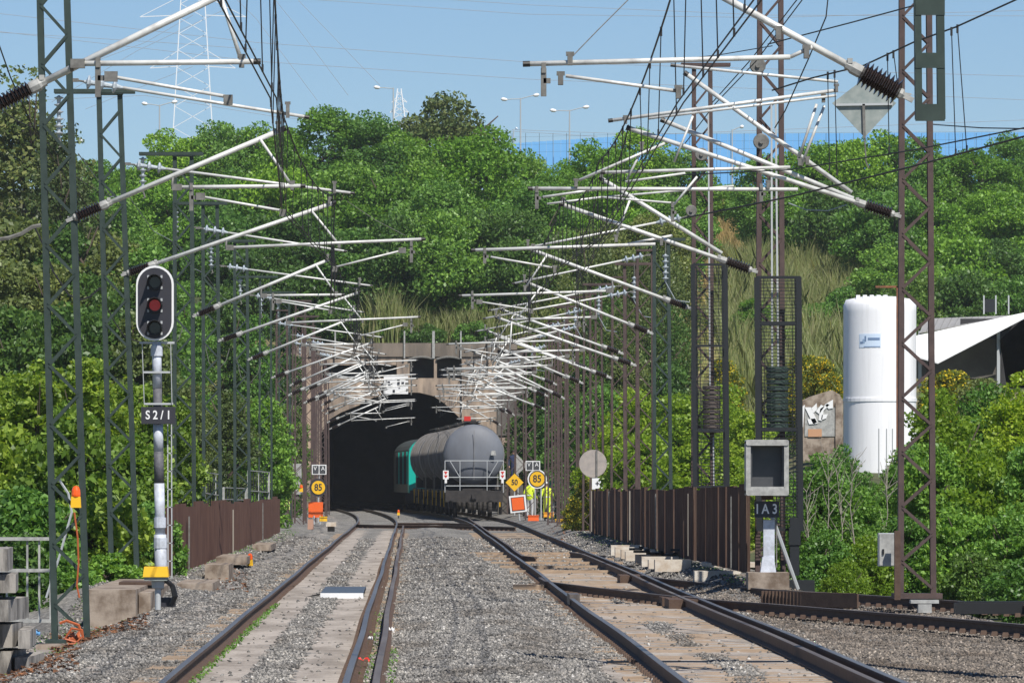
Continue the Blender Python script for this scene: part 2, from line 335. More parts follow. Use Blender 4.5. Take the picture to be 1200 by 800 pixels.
def track(label,xs,cx,checks,ys):
    t=thing('railway_track',(cx,44,-0.2),label,'railway track')
    for x in xs: rail(t,curve(x))
    for pts,m in checks: rail(t,pts,m,'check_rail')
    for i in range(298):
        y=ys+i*0.6
        inst('sleeper',slm,t,(cx+trackdx(y)+rnd.uniform(-.03,.03),y,-0.162+rnd.uniform(-.008,.006)),(0,0,rnd.uniform(-.01,.01)))
    clips(t,xs,44.2,150); return t
XL0,XL1,XR0,XR1=-2.28,-0.60,2.51,4.50
track('left railway track with sandy strips and a check rail beside its right rail',(XL0,XL1),-1.44,[(straight(-0.325,44,238),'dull')],44.2)
lf=lambda x,y0,y1,a,b:[(x+a,y0,0)]+straight(x,y0+2.5,y1-2.5)+[(x+b,y1,0)]
T2=track('right railway track with tan sleepers and crossing rails, leading under the tank train',(XR0,XR1),3.5,
  [(lf(4.27,44,152,0,-0.22),'dull'),(lf(XR0+0.2,142,285,0.25,0),'dull')],44.5)
def gp(px,py): k=(py-VY)/EYE; return P(px,py,k)
def dense(pts,st=1.0):
    out=[]; pts=[Vector(p) for p in pts]
    for a,b in zip(pts,pts[1:]):
        n=max(1,int((b-a).length/st)); out+=[a.lerp(b,i/n) for i in range(n)]
    return out+[pts[-1]]
def xtrack(label,pxs,mat='dull',cat='rail'):
    pts=dense([gp(*p) for p in pxs]); t=thing('crossing_rail',pts[0],label,cat); r=rail(t,pts,mat)
    b=MB()
    for i,p in enumerate(pts[:-1]):
        d=(pts[i+1]-p).normalized(); n=Vector((d.y,-d.x,0))
        for j in range(2):
            q=p.lerp(pts[i+1],j/2)
            for s in (-.1,.1): b.box(q+n*s+Vector((0,0,-.145)),(.1,.1,.06),taper=.7)
    b.build('rail_clips','rust',t,kind='stuff'); return t
xtrack('rusty crossing rail entering from the right edge nearest the camera',[(800,698),(840,702.5),(900,706.5),(1000,714.5),(1100,722.5),(1200,731),(1290,739.5)])
xtrack('farther rusty crossing rail at right, behind the nearer one',[(752,673),(775,677),(837,683.5),(900,690),(1000,695.5),(1100,702),(1200,708.5),(1290,714)])
xtrack('short angled guard rail lying inside the right track with a curled end',[(633,676),(640,680.5),(692,687),(745,693),(790,698)])
xtrack('far crossover rail lying across both tracks in front of the train',[(416,614.0),(440,614.6),(520,615.2),(604,617.2)])
xtrack('second far crossover rail just behind the first, before the train',[(462,612.2),(520,612.4),(556,613.4)])
# square guard block and frog pieces in the right track
b=MB(); p=gp(672,699); b.box(p+Vector((0,0,-.03)),(.16,1.5,.16)); tag(b.build('guard_block','dull'),'grey steel block standing beside the left rail of the right track','rail block')
b=MB()
for q in ((792,697),(800,699.5),(740,672)): b.box(gp(*q)+Vector((0,0,-.09)),(.5,1.6,.14))
t=b.build('frog_casting','rust',T2)
# mounded rail cover plates along the far crossing rail
t=thing('ribbed_cover',gp(950,700),'ribbed rusty cover plate beside the crossing rail at right','cover plate')
for i in range(26):
    u=i/26; q=gp(896+u*108,698.5+u*3.2); m=MB(); m.box(q+Vector((0,0,-.03)),(.1,.10,.24)); m.build('rib',M['rust'],t)
b=MB(); a=gp(893,698.6)+Vector((0,.12,-.02)); c=gp(1006,702.2)+Vector((0,.12,-.02)); b.beam(a,c,.22,.03); b.build('back_plate','rust',t)
b=MB(); q=gp(1083,706); b.box(q+Vector((0,0,.02)),(.42,.25,.05)).box(q+Vector((0,-.05,-.08)),(.2,.2,.13)); tag(b.build('rail_lubricator','grey'),'grey metal device clamped on the crossing rail below the brown mast','trackside device')
b=MB(); q=gp(1165,708); b.box(q+Vector((0,-.2,-.05)),(1.2,.3,.16)).box(q+Vector((0,-.2,.04)),(1.1,.2,.03)); tag(b.build('rail_drive_box','black'),'dark flat box beside the crossing rail at the right edge','trackside box')
# balise plate
t=thing('track_balise',gp(403,690),'flat dark balise slab with a white front edge in the left track','balise')
q=P(403,690,68); q.z=-.06; b=MB().box(q+Vector((0,0,-.02)),(.72,6.0,.05)); b.build('slab','greyd',t)
b=MB().box(q+Vector((0,-3.03,-.05)),(.72,.05,.11)); b.build('front_edge','white',t)
b=MB().tube([q+Vector((-.36,-1,-.04)),q+Vector((-.6,-1.5,-.09)),q+Vector((-.95,-1.2,-.09))],.012,5); tag(b.build('balise_cable','wire'),'thin black cable from the balise to the left rail','cable')
# red rag, white litter
def rag(name,px,py,k,w,h,mat,label,cat,seed):
    r=random.Random(seed); b=MB(); q=P(px,py,k)
    rings=[]
    for i in range(7):
        u=i/6-.5; hh=h*(.35+.65*abs(math.sin(i*2.1+seed))); rings.append([q+Vector((u*w,(r.random()-.5)*w*.6+dy,zz*hh)) for dy,zz in ((-w*.3,0),(-w*.1,.9+r.random()*.4),(w*.12,.7+r.random()*.5),(w*.3,0))])
    b.quadstrip(rings); b.smooth=True; return tag(b.build(name,mat),label,cat)
rag('red_rag',425,776,107,.16,.06,'red','crumpled red rag lying between the running rail and check rail','rag',3)
rag('white_paper',459,739,92,.07,.05,'white','small white scrap beside the check rail, nearer than the yellow lamp','litter',5)
rag('white_paper',434,749,97,.06,.05,'white','small white scrap lying between the left running and check rails','litter',9)

for i,py in enumerate((647,650.5,654,658,662.5,668)):
    y=F/((py-VY)/1.95); inst('bearer',MB().box((0,0,-.10),(3.4-.1*i,.32,.2)).mesh('bearer','wood'),T2,(3.25+.06*i,y,-.095),(0,0,rnd.uniform(-.01,.01)))
inst('bearer',MB().box((0,0,-.10),(.55,.4,.2)).mesh('bearer','wood'),T2,(2.12,F/((687-VY)/1.95),-.06))

def litter():
    rg=np.random.default_rng(11); c=[]
    for px0,px1,y0,y1,n in ((100,175,80,92,500),(60,110,78,90,400),(240,290,104,125,250),(0,90,62,76,500),(640,700,190,240,300)):
        for _ in range(n):
            Y=rg.uniform(y0,y1); X=(rg.uniform(px0,px1)-VX)*Y/F; c.append((X,Y,zb(X,Y)+rg.uniform(.01,.05)))
    c=np.array(c); n=len(c); d=rg.normal(size=(n,4,3))*.03; d[:,:,2]*=.4; v=(c[:,None,:]+d).reshape(-1,3)
    o=bpy.data.objects.new('dead_leaves',raw_mesh('dead_leaves',v,np.arange(4*n).reshape(-1,4),MAT('dead leaf',(0.17,0.075,0.035),0.9,island=0.5))); COL.objects.link(o); o['kind']='stuff'
litter()
# ---------------------------------------------------------------- catenary masts
bracem={}
def mast(k,pxc_bot,pxc_top,ztop,zbot,mat,label,group,w=0.45,name='lattice_mast',arm=None,far=False,sx=1,Y=None):
    """two channel chords with zigzag flats; pixel centre at the bottom and at the top (they lean a little)"""
    Y=Y or F/k; X0=(pxc_bot-VX)/F*Y; X1=(pxc_top-VX)/F*Y
    t=thing(name,(X0,Y,zbot),label,'catenary mast',group)
    cx=lambda z: X0+(X1-X0)*(z-zbot)/(ztop-zbot)
    tw=lambda z: w/2*(1.0-0.18*(z-zbot)/(ztop-zbot))
    for s in (-1,1):
        b=MB()
        p=Vector((cx(zbot)+s*tw(zbot),Y,zbot)); q=Vector((cx(ztop)+s*tw(ztop),Y,ztop))
        cw_=.055 if far else .085; b.beam(p,q,cw_,0.012)
        b.beam(p+Vector((s*.04,.08,0)),q+Vector((s*.04,.08,0)),0.010,0.17); b.beam(p+Vector((0,.16,0)),q+Vector((0,.16,0)),cw_,0.012)
        b.build('chord',mat,t)
    n=int((ztop-zbot-0.3)/0.42); J=MB()
    for i in range(n):
        z0=zbot+0.15+i*0.42; z1=z0+0.40; s=1 if i%2 else -1
        for yo,ss in ((-0.014,s),(0.176,s)):
            a=Vector((cx(z0)-ss*tw(z0)*.92,Y+yo,z0)); c=Vector((cx(z1)+ss*tw(z1)*.92,Y+yo,z1))
            if far: J.beam(a,c,0.026,0.008)
            else: MB().beam(a,c,0.042,0.008).build('brace',mat,t)
    if far: J.build('bracing',mat,t,kind='stuff')
    MB().box((X0,Y+.08,zbot+.03),(w+.25,.5,.08)).build('base_plate',mat,t)
    MB().box((cx(ztop),Y+.08,ztop+.035),(w*.82+.1,.3,.05)).build('cap_plate',mat,t)
    if arm:
        x0,x1,z=arm; b=MB(); b.box(((x0+x1)/2,Y-.03,z),(x1-x0,.10,.07)); b.box(((x0+x1)/2,Y+.20,z),(x1-x0,.10,.07)); b.build('cross_arm',mat,t)
    t['k']=k; return t
def discs(b,p,q,n,r): 
    prof=[(0,.02)]
    for i in range(n):
        u=(i+.5)/n; du=.5/n; prof+=[(u-du*.7,.03),(u-du*.45,r),(u-du*.2,r*.95),(u+du*.1,.04)]
    b.lathe(p,q,prof+[(1,.02)],10)
def ribs(b,p,q,n,r):
    prof=[(0,r*.55)]
    for i in range(n):
        u=(i+.5)/n; du=.5/n; prof+=[(u-du*.8,r*.6),(u-du*.15,r),(u+du*.15,r),(u+du*.8,r*.6)]
    b.lathe(p,q,prof+[(1,r*.55)],10)
M['glass']=MAT('pale glass insulator',(0.50,0.55,0.58),0.12,0,(0.34,0.38,0.42),18)
def tubepart(t,name,p,q,r,cap=True,capboth=False,n=8,d=None):
    b=MB(); b.smooth=True; b.tube([p,q],r,n); o=b.build(name,'tube',t)
    dv=(Vector(q)-Vector(p)).normalized()
    if cap: MB().tube([Vector(q),Vector(q)+dv*.07],r*1.12,n).build('end_cap','black',t)
    if capboth: MB().tube([Vector(p)-dv*.07,Vector(p)],r*1.12,n).build('end_cap','black',t)
    return o
def porcelain(t,A,D,far=False,r=.088,L=.36):
    """insulator assembly from the mast at A towards D; returns where the tube begins"""
    A,D=Vector(A),Vector(D); d=(D-A).normalized(); a=A+d*.16; c=a+d*L
    b=MB(); b.beam(A,a,.05,.05); b.beam(A+d*.02+Vector((0,0,.05)),a,.02,.03); b.lathe(a-d*.06,a+d*.03,[(0,.03),(.3,.055),(1,.055)],8); b.build('mast_hinge','grey',t)
    b=MB(); ribs(b,a,c,5 if far else 9,r); b.build('insulator','porc',t)
    b=MB(); b.lathe(c,c+d*.17,[(0,.06),(.1,.065),(.6,.065),(.75,.05),(1,.05)],8); b.box(c+d*.13+Vector((0,-.02,.05)),(.05,.06,.05)); b.build('tube_socket','grey',t); return c+d*.14
def bracket(t,p,h,w=.055):
    b=MB(); b.box((p[0],p[1]-.03,p[2]-h*.5),(w,.03,h)); b.box((p[0],p[1],p[2]),(w*.8,.12,.10)); b.box((p[0]+w*.6,p[1]-.02,p[2]-h*.45),(.07,.05,.05)); b.build('drop_bracket','zinc',t)
def clampm(t,p,h=.11):
    b=MB(); b.box((p[0],p[1],p[2]),(.05,.12,h)); b.box((p[0],p[1]-.02,p[2]+h*.5),(.08,.05,.04)); b.build('wire_clamp','zinc',t)
def cant(side,k,xm,label,group,typ,Y=None,tie=True,far=False,za=5.46,top=None,tiez=7.46,seed=0,dz=0.0):
    """cantilever of tubes; side=-1: mast on the left of the left track, +1: mast on the right of the right track"""
    Y=Y or F/k; r_=random.Random(seed); A=Vector((xm,Y,za+dz)); s=-side
    t=thing('catenary_cantilever',A,label,'cantilever',group)
    if side<0:
        xt=-1.82 if typ=='short' else -1.40; T=(-3.28,5.93,-1.55,5.95) if typ=='short' else (-3.22,5.95,0.18,6.10)
        st=(-2.95,5.80,-1.80,5.60) if typ=='short' else (-.16,5.90,-1.36,5.60); bx=-3.08 if typ=='short' else 0.0
    else:
        xt=2.9 if typ=='short' else 2.58; T=(4.55,5.88,2.5,5.82) if typ=='short' else (4.22,5.85,1.08,5.75)
        st=(4.15,5.72,2.95,5.56) if typ=='short' else (1.45,5.62,2.55,5.45); bx=4.3 if typ=='short' else 1.3
    if top: xt=top
    zt=6.74; D=Vector((xt,Y,zt+dz)); c=porcelain(t,A,D,far); tubepart(t,'strut_tube',c,D,.036,True)
    p=Vector((T[0],Y-.09,T[1]+dz)); q=Vector((T[2],Y-.09,T[3]+dz)); tubepart(t,'registration_tube',p,q,.027,True)
    u=(T[0]-side*-.06-A.x)/(D.x-A.x); on=A.lerp(D,max(.1,min(.9,u)))
    b=MB(); b.tube([on+Vector((0,-.03,-.03)),Vector((p.x-s*.07,Y-.09,p.z-.02)),p],.018,6); b.box(p,(.14,.09,.09)); b.build('hinge_clamp','zinc',t)
    bracket(t,(bx,Y-.09,(T[1]+T[3])/2+dz),.34)
    p2=Vector((st[0],Y-.14,st[1]+dz)); q2=Vector((st[2],Y-.14,st[3]+dz)); tubepart(t,'steady_arm',p2,q2,.018,False)
    MB().box(q2+Vector((0,0,-.03)),(.09,.06,.10)).build('arm_clamp','zinc',t); MB().box(p2,(.13,.05,.10)).build('arm_clamp','zinc',t)
    # slanting link between the strut and the registration tube
    a=A.lerp(D,.90)+Vector((0,-.05,0)); e=Vector((T[2]+side*.12,Y-.05,T[3]+dz)) if typ=='short' else Vector((xt+s*.12,Y-.05,T[1]+.05+dz))
    tubepart(t,'link_tube',a,e,.020,False); clampm(t,e); clampm(t,A.lerp(D,.985)+Vector((0,-.04,.06)))
    if tie:
        zt2=tiez+dz; p=Vector((xm,Y+.1,zt2)); ex=(xt+s*.32); q=Vector((ex,Y+.1,6.93-(0.2 if side>0 else 0)+dz)); d=(q-p).normalized()
        b=MB(); b.tube([p,p+d*.25],.016,5); b.box(p+d*.12,(.1,.05,.05)); b.build('tie_hook','zinc',t)
        b=MB(); discs(b,p+d*.25,p+d*.8,3,.10); b.build('glass_insulator','glass',t)
        tubepart(t,'tie_tube',p+d*.80,q,.024,True); clampm(t,p.lerp(q,.93)+Vector((0,-.03,.05)),.2)
    return t
GL='green lattice masts along the left of the tracks'; GLC='tube cantilevers over the left track'
LM=[(119,-40,-60),(83.6,83,60),(66,146,128),(52.6,216,214.5),(44.6,249,246),(38.5,284,282),(32.7,311,311),(30.2,334,333),(28.8,352,352),(26.3,362,362),(21.9,371,371)]
for i,(k,pb,pt) in enumerate(LM):
    if i==0: continue
    Y=F/k; xc=(pt-VX)/k; far=k<35; mt='green' if i<8 else 'brown'
    zt=8.66 if i==2 else (9.02 if i>2 else 9.6)
    zb_=(-0.47 if i==1 else -0.15)
    m=mast(k,pb,pt,zt,zb_,mt,f'{ORD[i-1]} {"green" if i<8 else "brown"} lattice mast in the left row'+(', with an amber lamp on it' if i==1 else ''),GL,arm=(xc-.98,xc+.45,zt+.07) if i!=1 else (xc-.98,xc+.5,9.3),far=far)
    b=MB(); x=xc-.9; z1=(zt if i!=1 else 9.25); n=6; 
    if i==1: z1=7.35
    t=thing('insulator_string',(x,Y+.09,z1),f'white disc insulator string hanging by the {ORD[i-1]} mast of the left row','insulator','insulator strings of the left feeder')
    discs(b,(x,Y+.09,z1),(x,Y+.09,z1-.75),6 if not far else 4,.085); b.build('disc_stack','glass',t)
    if i==1: MB().beam((x,Y+.09,z1),(x,Y+.09,9.27),.02,.02).build('hanger_rod','zinc',t)
    MB().tube([(x,Y+.09,z1-.75),(x+.05,Y+.09,z1-.9),(x,Y+.09,z1-.92)],.02,5).build('wire_shoe','zinc',t)
for i,(k,pb,pt) in enumerate(LM):
    xm=(pt-VX)/k+.21 if i else -4.12
    if i==0: xm=-4.22
    typ='short' if i%2 or i==0 else 'long'
    cant(-1,k,xm,f'white tube cantilever over the left track, {ORD[i]} of its row to the camera',GLC,typ,far=k<40,top=-1.62 if i==0 else None)
# out of the frame to the left: the mast that carries the first cantilever
mast(119,-40,-62,9.6,-.5,'green','green lattice mast just outside the left edge of the frame',GL)
# extra cantilevers that crowd in front of the portal on the left
for j,(k,xm,dz,typ) in enumerate(((31.4,-4.6,-.5,'long'),(29.4,-4.3,-.6,'short'),(27.4,-4.1,-.25,'long'),(25.2,-4.2,-.2,'short'),(24.0,-4.2,-.45,'long'),(23.0,-4.3,-.75,'short'),(21.4,-4.5,-.9,'long'))):
    Y=F/k; mast(k,VX+(xm-.23)*k,VX+(xm-.23)*k,8.6+dz,-.2,'brown',f'brown lattice mast before the tunnel mouth, {NTH[j]} of the left cluster',GL,far=True)
    cant(-1,k,xm,f'white tube cantilever in the left cluster before the tunnel, {NTH[j]} from the camera',GLC,typ,far=True,dz=dz,tie=j%2==0,top=-1.7+.25*(j%3))
# right row ---------------------------------------------------------------
GR='lattice masts along the right of the tracks'; GRC='tube cantilevers over the right track'
K1=76.0
mast(K1,1075,1073,9.9,0.02,'brown','tall brown lattice mast nearest on the right, beside the crossing rails',GR,w=.50,name='lattice_mast')
RM=[(67.3,903,903,10.6,'brown'),(55,824,823,10.6,'brown'),(47,777,775,7.75,'green'),(40.5,741,739,8.0,'brown'),(35.5,700,698,8.2,'brown'),(32.7,672,671,8.3,'brown'),(30.5,660,659,8.4,'brown'),(28,653,652,8.3,'brown'),(25,622,621,8.4,'brown')]
for i,(k,pb,pt,zt,mt) in enumerate(RM):
    xc=(pt-VX)/k; far=k<38
    mast(k,pb,pt,zt,0.0,mt,f'{mt} lattice mast, {ORD[i+1]} right of the tracks'+(', with caged weights' if i<2 else ''),GR,w=.42 if i else .44,arm=(xc-.45,xc+.6,zt+.07) if i else None,far=far)
    if i: cant(1,k,xc-.2,f'white tube cantilever over the right track, {ORD[i-1]} of its row',GRC,'long' if i in(1,3,5,7) else 'short',far=k<42,top=(2.54,2.9,2.63,2.5,2.75,2.4,2.6,2.4)[i-1],za=5.46)
    if i>1:
        b=MB(); x=xc+.1; t=thing('insulator_string',(x,F/k-.1,zt-.1),f'white disc insulator string on the {ORD[i+1]} right mast','insulator','insulator strings on the right masts')
        discs(b,(x,F/k-.1,zt-.3),(x,F/k-.1,zt-1.0),5,.085); b.build('disc_stack','glass',t); MB().tube([(x,F/k-.1,zt-.3),(x,F/k-.1,zt+.05)],.012,5).build('hanger_rod','zinc',t)
        MB().tube([(x,F/k-.1,zt-1.0),(x+.25,F/k-.1,zt-1.45),(x+.6,F/k-.1,zt-1.5)],.012,5).build('jumper','wirel',t)
for j,(k,xm,dz,typ,yy) in enumerate(((44.0,6.0,-.6,'short',0),(38.5,6.1,-.55,'long',0),(34.2,5.9,-.35,'long',0),(31.6,5.7,-.65,'short',0),(29.2,5.5,-.3,'long',0),(26.6,5.9,-.55,'short',0),(25.8,5.2,-.15,'long',0),(23.8,5.1,-.5,'short',0),(22.6,5.0,-.2,'long',0),(21.5,4.9,-.7,'short',0))):
    mast(k,VX+(xm+.22)*k,VX+(xm+.22)*k,8.5+dz,-.1,'brown',f'thin brown lattice mast of the far right cluster, {NTH[j]} from the camera',GR,far=True)
    cant(1,k,xm,f'white tube cantilever in the far right cluster, {NTH[j]} from the camera',GRC,typ,far=True,dz=dz,tie=j%2==0,top=2.3+.3*(j%4))
# hand-measured cantilevers of the two nearest right supports ----------------
def pcant(label,k,A,D,tubes,brs=(),links=(),yo=0.0,L=.42,r=.036,ri=.10):
    t=thing('catenary_cantilever',P(*A,k,yo),label,'cantilever',GRC); A3=P(*A,k,yo)
    for j,(a,d_) in enumerate(D):
        D3=P(*d_,k,yo+j*.16); A4=A3+Vector((0,j*.16,0))
        if a is None: c=porcelain(t,A4,D3,False,r=ri,L=L); 
        else: c=P(*a,k,yo+j*.16)
        tubepart(t,'strut_tube',c,D3,r,True)
    for nm,a,d_,rr,cap,dy in tubes: tubepart(t,nm,P(*a,k,yo+dy),P(*d_,k,yo+dy),rr,cap)
    for a,h,dy in brs: bracket(t,P(*a,k,yo+dy),h)
    for a,dy in links: clampm(t,P(*a,k,yo+dy))
    return t
pcant('big white tube cantilever at the top right, hung from the green battened post',119,(1070,118),[(None,(846,-4))],
  [('registration_tube',(926,67),(621,75),.026,True,-.1),('steady_arm',(663,89),(795,107),.018,False,-.16),('hinge_tube',(926,67),(952,55),.02,False,-.08)],[((637,80),.28,-.1)],[((668,70),-.1),((795,109),-.16),((945,62),-.08),((657,93),-.16),((912,40),-.05)],L=.42,ri=.135)
pcant('white tube cantilever fan hinged on the nearest brown mast at right',K1,(1056,254),[(None,(739,151)),((1000,233),(779,142)),((998,226),(806,88))],
  [('upper_tube',(980,106),(718,141),.028,True,-.12),('upper_tube',(980,112),(760,139),.020,False,-.2),('brace_tube',(982,96),(791,77),.024,True,.3),('registration_tube',(926,196),(709,202),.026,True,-.15),
   ('registration_tube',(935,222),(624,221),.029,True,-.28),('link_tube',(957,122),(937,183),.022,False,-.05),('link_tube',(966,124),(939,194),.022,False,.1),('steady_arm',(679,211),(779,168),.022,False,-.34),
   ('link_tube',(735,210),(752,176),.018,False,-.3),('link_tube',(790,190),(812,136),.018,False,-.2),('brace_tube',(733,213),(803,203),.018,False,-.34),('link_tube',(790,240),(817,207),.018,False,-.36)],
  [((629,222),.30,-.28),((892,219),.25,-.28)],[((980,104),-.12),((937,190),0),((675,215),-.34),((900,217),-.28),((733,141),-.12),((946,189),0),((965,116),0),((752,172),-.3)])
pcant('white tube cantilever pair hinged on the second brown mast at right',67.3,(888,319),[(None,(660,240)),((846,297),(706,210))],
  [('registration_tube',(768,286),(557,293),.028,True,-.12),('steady_arm',(575,301),(650,314),.018,False,-.2),('steady_arm',(705,231),(641,239),.018,False,-.3),('steady_arm',(790,238),(705,231),.018,False,-.3),('tie_tube',(705,221),(636,231),.022,False,-.34),
   ('brace_tube',(788,276),(726,288),.024,False,.2),('link_tube',(739,232),(723,274),.02,False,-.04),('brace_tube',(860,218),(697,232),.018,False,.3)],
  [((568,294),.22,-.12),((788,240),.3,-.3)],[((775,284),-.1),((650,316),-.2),((722,280),0),((660,236),0),((705,205),0)])
# the hanging battened post and its portal beam outside the frame
t=thing('hanging_post',P(1091,140,119,.25),'green battened steel post hanging at the top right with two long windows','catenary support')
k=119
for x0,x1 in ((1071,1079),(1097,1106)):
    b=MB(); a=P((x0+x1)/2+1.5,140,k,.25); c=P((x0+x1)/2-4,-360,k,.25); b.beam(a,c,(x1-x0)/k,.12); b.build('channel','green',t)
for y0,y1 in ((122,142),(62,80),(-12,18),(-92,-70),(-172,-150),(-252,-230)):
    a=P(1090,(y0+y1)/2,k,.19); MB().box(a,(.29,.012,(y1-y0)/k)).build('batten',M['green'],t)
t=thing('portal_beam',P(1300,-365,k,.25),'green steel portal beam above the frame carrying the hanging post','catenary support')
b=MB(); a=P(1000,-372,k,.25); c=P(1420,-372,k,.25); b.beam(a,c,.3,.3); b.beam(P(1400,-366,k,.25),P(1400,790,k,.25),.3,.3); b.build('beam_and_leg','green',t)
# weight cages, pulleys -----------------------------------------------------
def cage(k,x0,x1,y0,y1,ym,label,wy,wx,mat,rods):
    t=thing('weight_cage',P((x0+x1)/2,y1,k,-.25),label,'weight cage','tensioning weight cages')
    for px,dy in ((x0,-.42),(x1,-.42),(x0+3,.42),(x1-3,.42)):
        MB().beam(P(px,y0,k,dy),P(px+2.5,y1,k,dy),.095 if dy<0 else .06,.05).build('corner_post',M['cagec'],t)
    for yy in (y0,)+ym+(y1-2,):
        b=MB()
        for a,c in (((x0,-.42),(x1,-.42)),((x0,.42),(x1,.42))): b.beam(P(a[0],yy,k,a[1]),P(c[0]+2,yy,k,c[1]),.05,.03)
        for px in (x0,x1+1): b.beam(P(px,yy,k,-.42),P(px,yy,k,.42),.03,.05)
        b.build('ring',M['cagec'],t)
    b=MB(); y=y0
    while y<y1:
        b.beam(P(x0,y,k,-.43),P(x1+2,y,k,-.43),.013,.004); y+=4
    for px in (x0+4,x0+8,x1-8,x1-4): b.beam(P(px,y0,k,-.43),P(px+2,y1,k,-.43),.013,.004)
    b.build('wire_mesh',M['cagec'],t,kind='stuff')
    w=thing('tension_weight',P(wx,wy[1],k,-.2),label.replace('dark cage holding','')+' hanging inside the cage','weights','tension weights')
    n=10
    for i in range(n):
        a=P(wx,wy[0]+(wy[1]-wy[0])*i/n,k,-.2); c=P(wx,wy[0]+(wy[1]-wy[0])*(i+.86)/n,k,-.2); MB().lathe(a,c,[(0,.17),(.1,.19),(.9,.19),(1,.17)],14).build('weight_disc',mat,w)
    for a,c in rods: MB().beam(P(*a,k,-.2),P(*c,k,-.2),.032,.02).build('rod','metal',w)
M['cagec']=MAT('cage paint',(0.008,0.011,0.014),0.6)
M['wtb']=MAT('brown weights',(0.075,0.058,0.055),0.8,0,(0.10,0.08,0.07),8); M['wtg']=MAT('green weights',(0.022,0.045,0.036),0.7,0,(0.035,0.06,0.05),8)
cage(67.3,887,936,325,622,(379,503),'dark cage holding green round weights on the second right mast',(430,503),911,'wtg',[((904,120),(905,432)),((909,120),(912,432))])
cage(55,812,850,310,572,(405,504),'dark cage holding brown round weights on the third right mast',(452,508),834,'wtb',[((830,125),(832,452)),((836,512),(837,600))])
for px,py,k,r,lab in ((892,166,67.3,.14,'grey pulley wheel on the second right mast, above the white tubes'),(888,77,67.3,.14,'upper grey pulley wheel on the second right mast near the frame top'),(822,181,55,.14,'grey pulley wheel on the third right mast'),(810,247,55,.12,'lower grey pulley on the third right mast below the tubes')):
    t=thing('pulley_wheel',P(px,py,k,-.3),lab,'pulley')
    p=P(px,py,k,-.3); MB().lathe(p+Vector((0,-.03,0)),p+Vector((0,.03,0)),[(0,r*.9),(.2,r),(.5,r*.8),(.8,r),(1,r*.9)],18).build('wheel','zinc',t)
    MB().lathe(p+Vector((0,-.07,0)),p+Vector((0,.5,0)),[(0,r*.3),(1,r*.3)],8).build('axle','zinc',t)
# diamond sign ----------------------------------------------------------------
k=77; t=thing('diamond_sign',P(1012,160,k,-.2),'grey weathered diamond board seen from behind, hung below a wire at top right','sign')
MB().prism([((P(x,y,k)).x,(P(x,y,k)).z) for x,y in ((1012,162),(1049,122),(1012,93),(974,122))],F/k-.22,F/k-.2).build('board','aged',t)
b=MB(); b.beam(P(979,123,k,-.25),P(1046,122,k,-.25),.035,.03); b.build('cross_rail','metal',t)
MB().beam(P(1012,122,k,-.25),P(1013,162,k,-.25),.04,.03).build('cross_rail','zinc',t)
MB().tube([P(1013,160,k,-.25),P(1015,190,k,-.25),P(1018,197,k,-.25)],.012,5).build('rod','zinc',t); MB().tube([P(1012,95,k,-.23),P(1012,84,k,-.23)],.012,5).build('hook','wire',t)
# ---------------------------------------------------------------- wires
def wire(name,pts,r,label,cat='wire',mat='wire',group=None,drops=None):
    b=MB(); b.tube(pts,r,5); o=b.build(name,mat); tag(o,label,cat,group)
    for a,c in drops or (): 
        d=MB(); d.tube([a,c],.006,4); d.box(Vector(a)+Vector((0,0,-.03)),(.025,.03,.10)); d.box(Vector(c)+Vector((0,0,.03)),(.02,.03,.07)); d.build('dropper',mat,o)
    return o
def catenary(sup,zc,label,dx=.03,sagf=.32,nd=9,r=.011):
    """sup: list of (X,Y,zmess); builds the messenger with droppers and two contact wires"""
    mp=[];dr=[];cw=[]
    for (x0,y0,z0),(x1,y1,z1) in zip(sup,sup[1:]):
        n=nd*2
        for i in range(n):
            u=i/n; x=x0+(x1-x0)*u; y=y0+(y1-y0)*u; z=z0+(z1-z0)*u-4*sagf*u*(1-u); mp.append((x,y,z))
            if i%2: dr.append(((x,y,z),(x+rnd.choice((-dx,dx)),y,zc)))
        cw.append((x0,y0,zc))
    mp.append(sup[-1]); cw.append((sup[-1][0],sup[-1][1],zc))
    wire('messenger_wire',mp,r,f'sagging messenger wire with droppers {label}','wire',drops=dr)
    for s,w in ((-1,'left'),(1,'right')): wire('contact_wire',[(x+s*dx,y,z) for x,y,z in cw],.008,f'{w} one of the twin contact wires {label}','wire')
sup=[(-1.6,36,6.95)]+[((-1.78 if i%2 else -1.36),F/k,6.9) for i,(k,_,_) in enumerate(LM)]+[(-3.0,400,6.0)]
catenary(sup,5.6,'over the left track')
supr=[(2.7,36,6.9),(2.65,F/119,6.9)]+[(x,F/k,6.75) for k,x in ((76,2.9),(67.3,2.62),(55,2.55),(47,2.88),(40.5,2.63),(35.5,2.5),(32.7,2.7),(30.5,2.4),(28,2.6),(25,2.4))]+[(1.7,360,6.3)]
catenary(supr,5.55,'over the right track')
catenary([(3.35,F/76,7.3),(3.3,F/67.3,7.1),(3.5,F/55,6.9),(4.2,F/47,7.2),(5.9,F/35.5,7.4)],5.95,'of the overlap line beside the right track',nd=5)
mp=[P(x,y,k) for x,y,k in ((905,106,88),(950,92,91),(1012,77,94),(1070,50,98),(1120,32,101),(1195,-2,105),(1260,-34,108))]
wire('messenger_wire',mp,.011,'black wire rising to the right across the diamond sign',drops=[(P(x,y,k),P(x2,y2,k)) for x,y,x2,y2,k in ((1040,64,1042,178,96),(1047,61,1052,100,96),(1115,34,1120,181,101),(1122,31,1133,177,101),(970,86,972,200,92),(978,84,981,205,92))])
wire('contact_wire',[P(x,y,k) for x,y,k in ((800,205,82),(926,199,88),(1070,176,96),(1200,150,106),(1260,138,110))],.009,'upper of the two dark wires crossing in front of the right-hand trees')
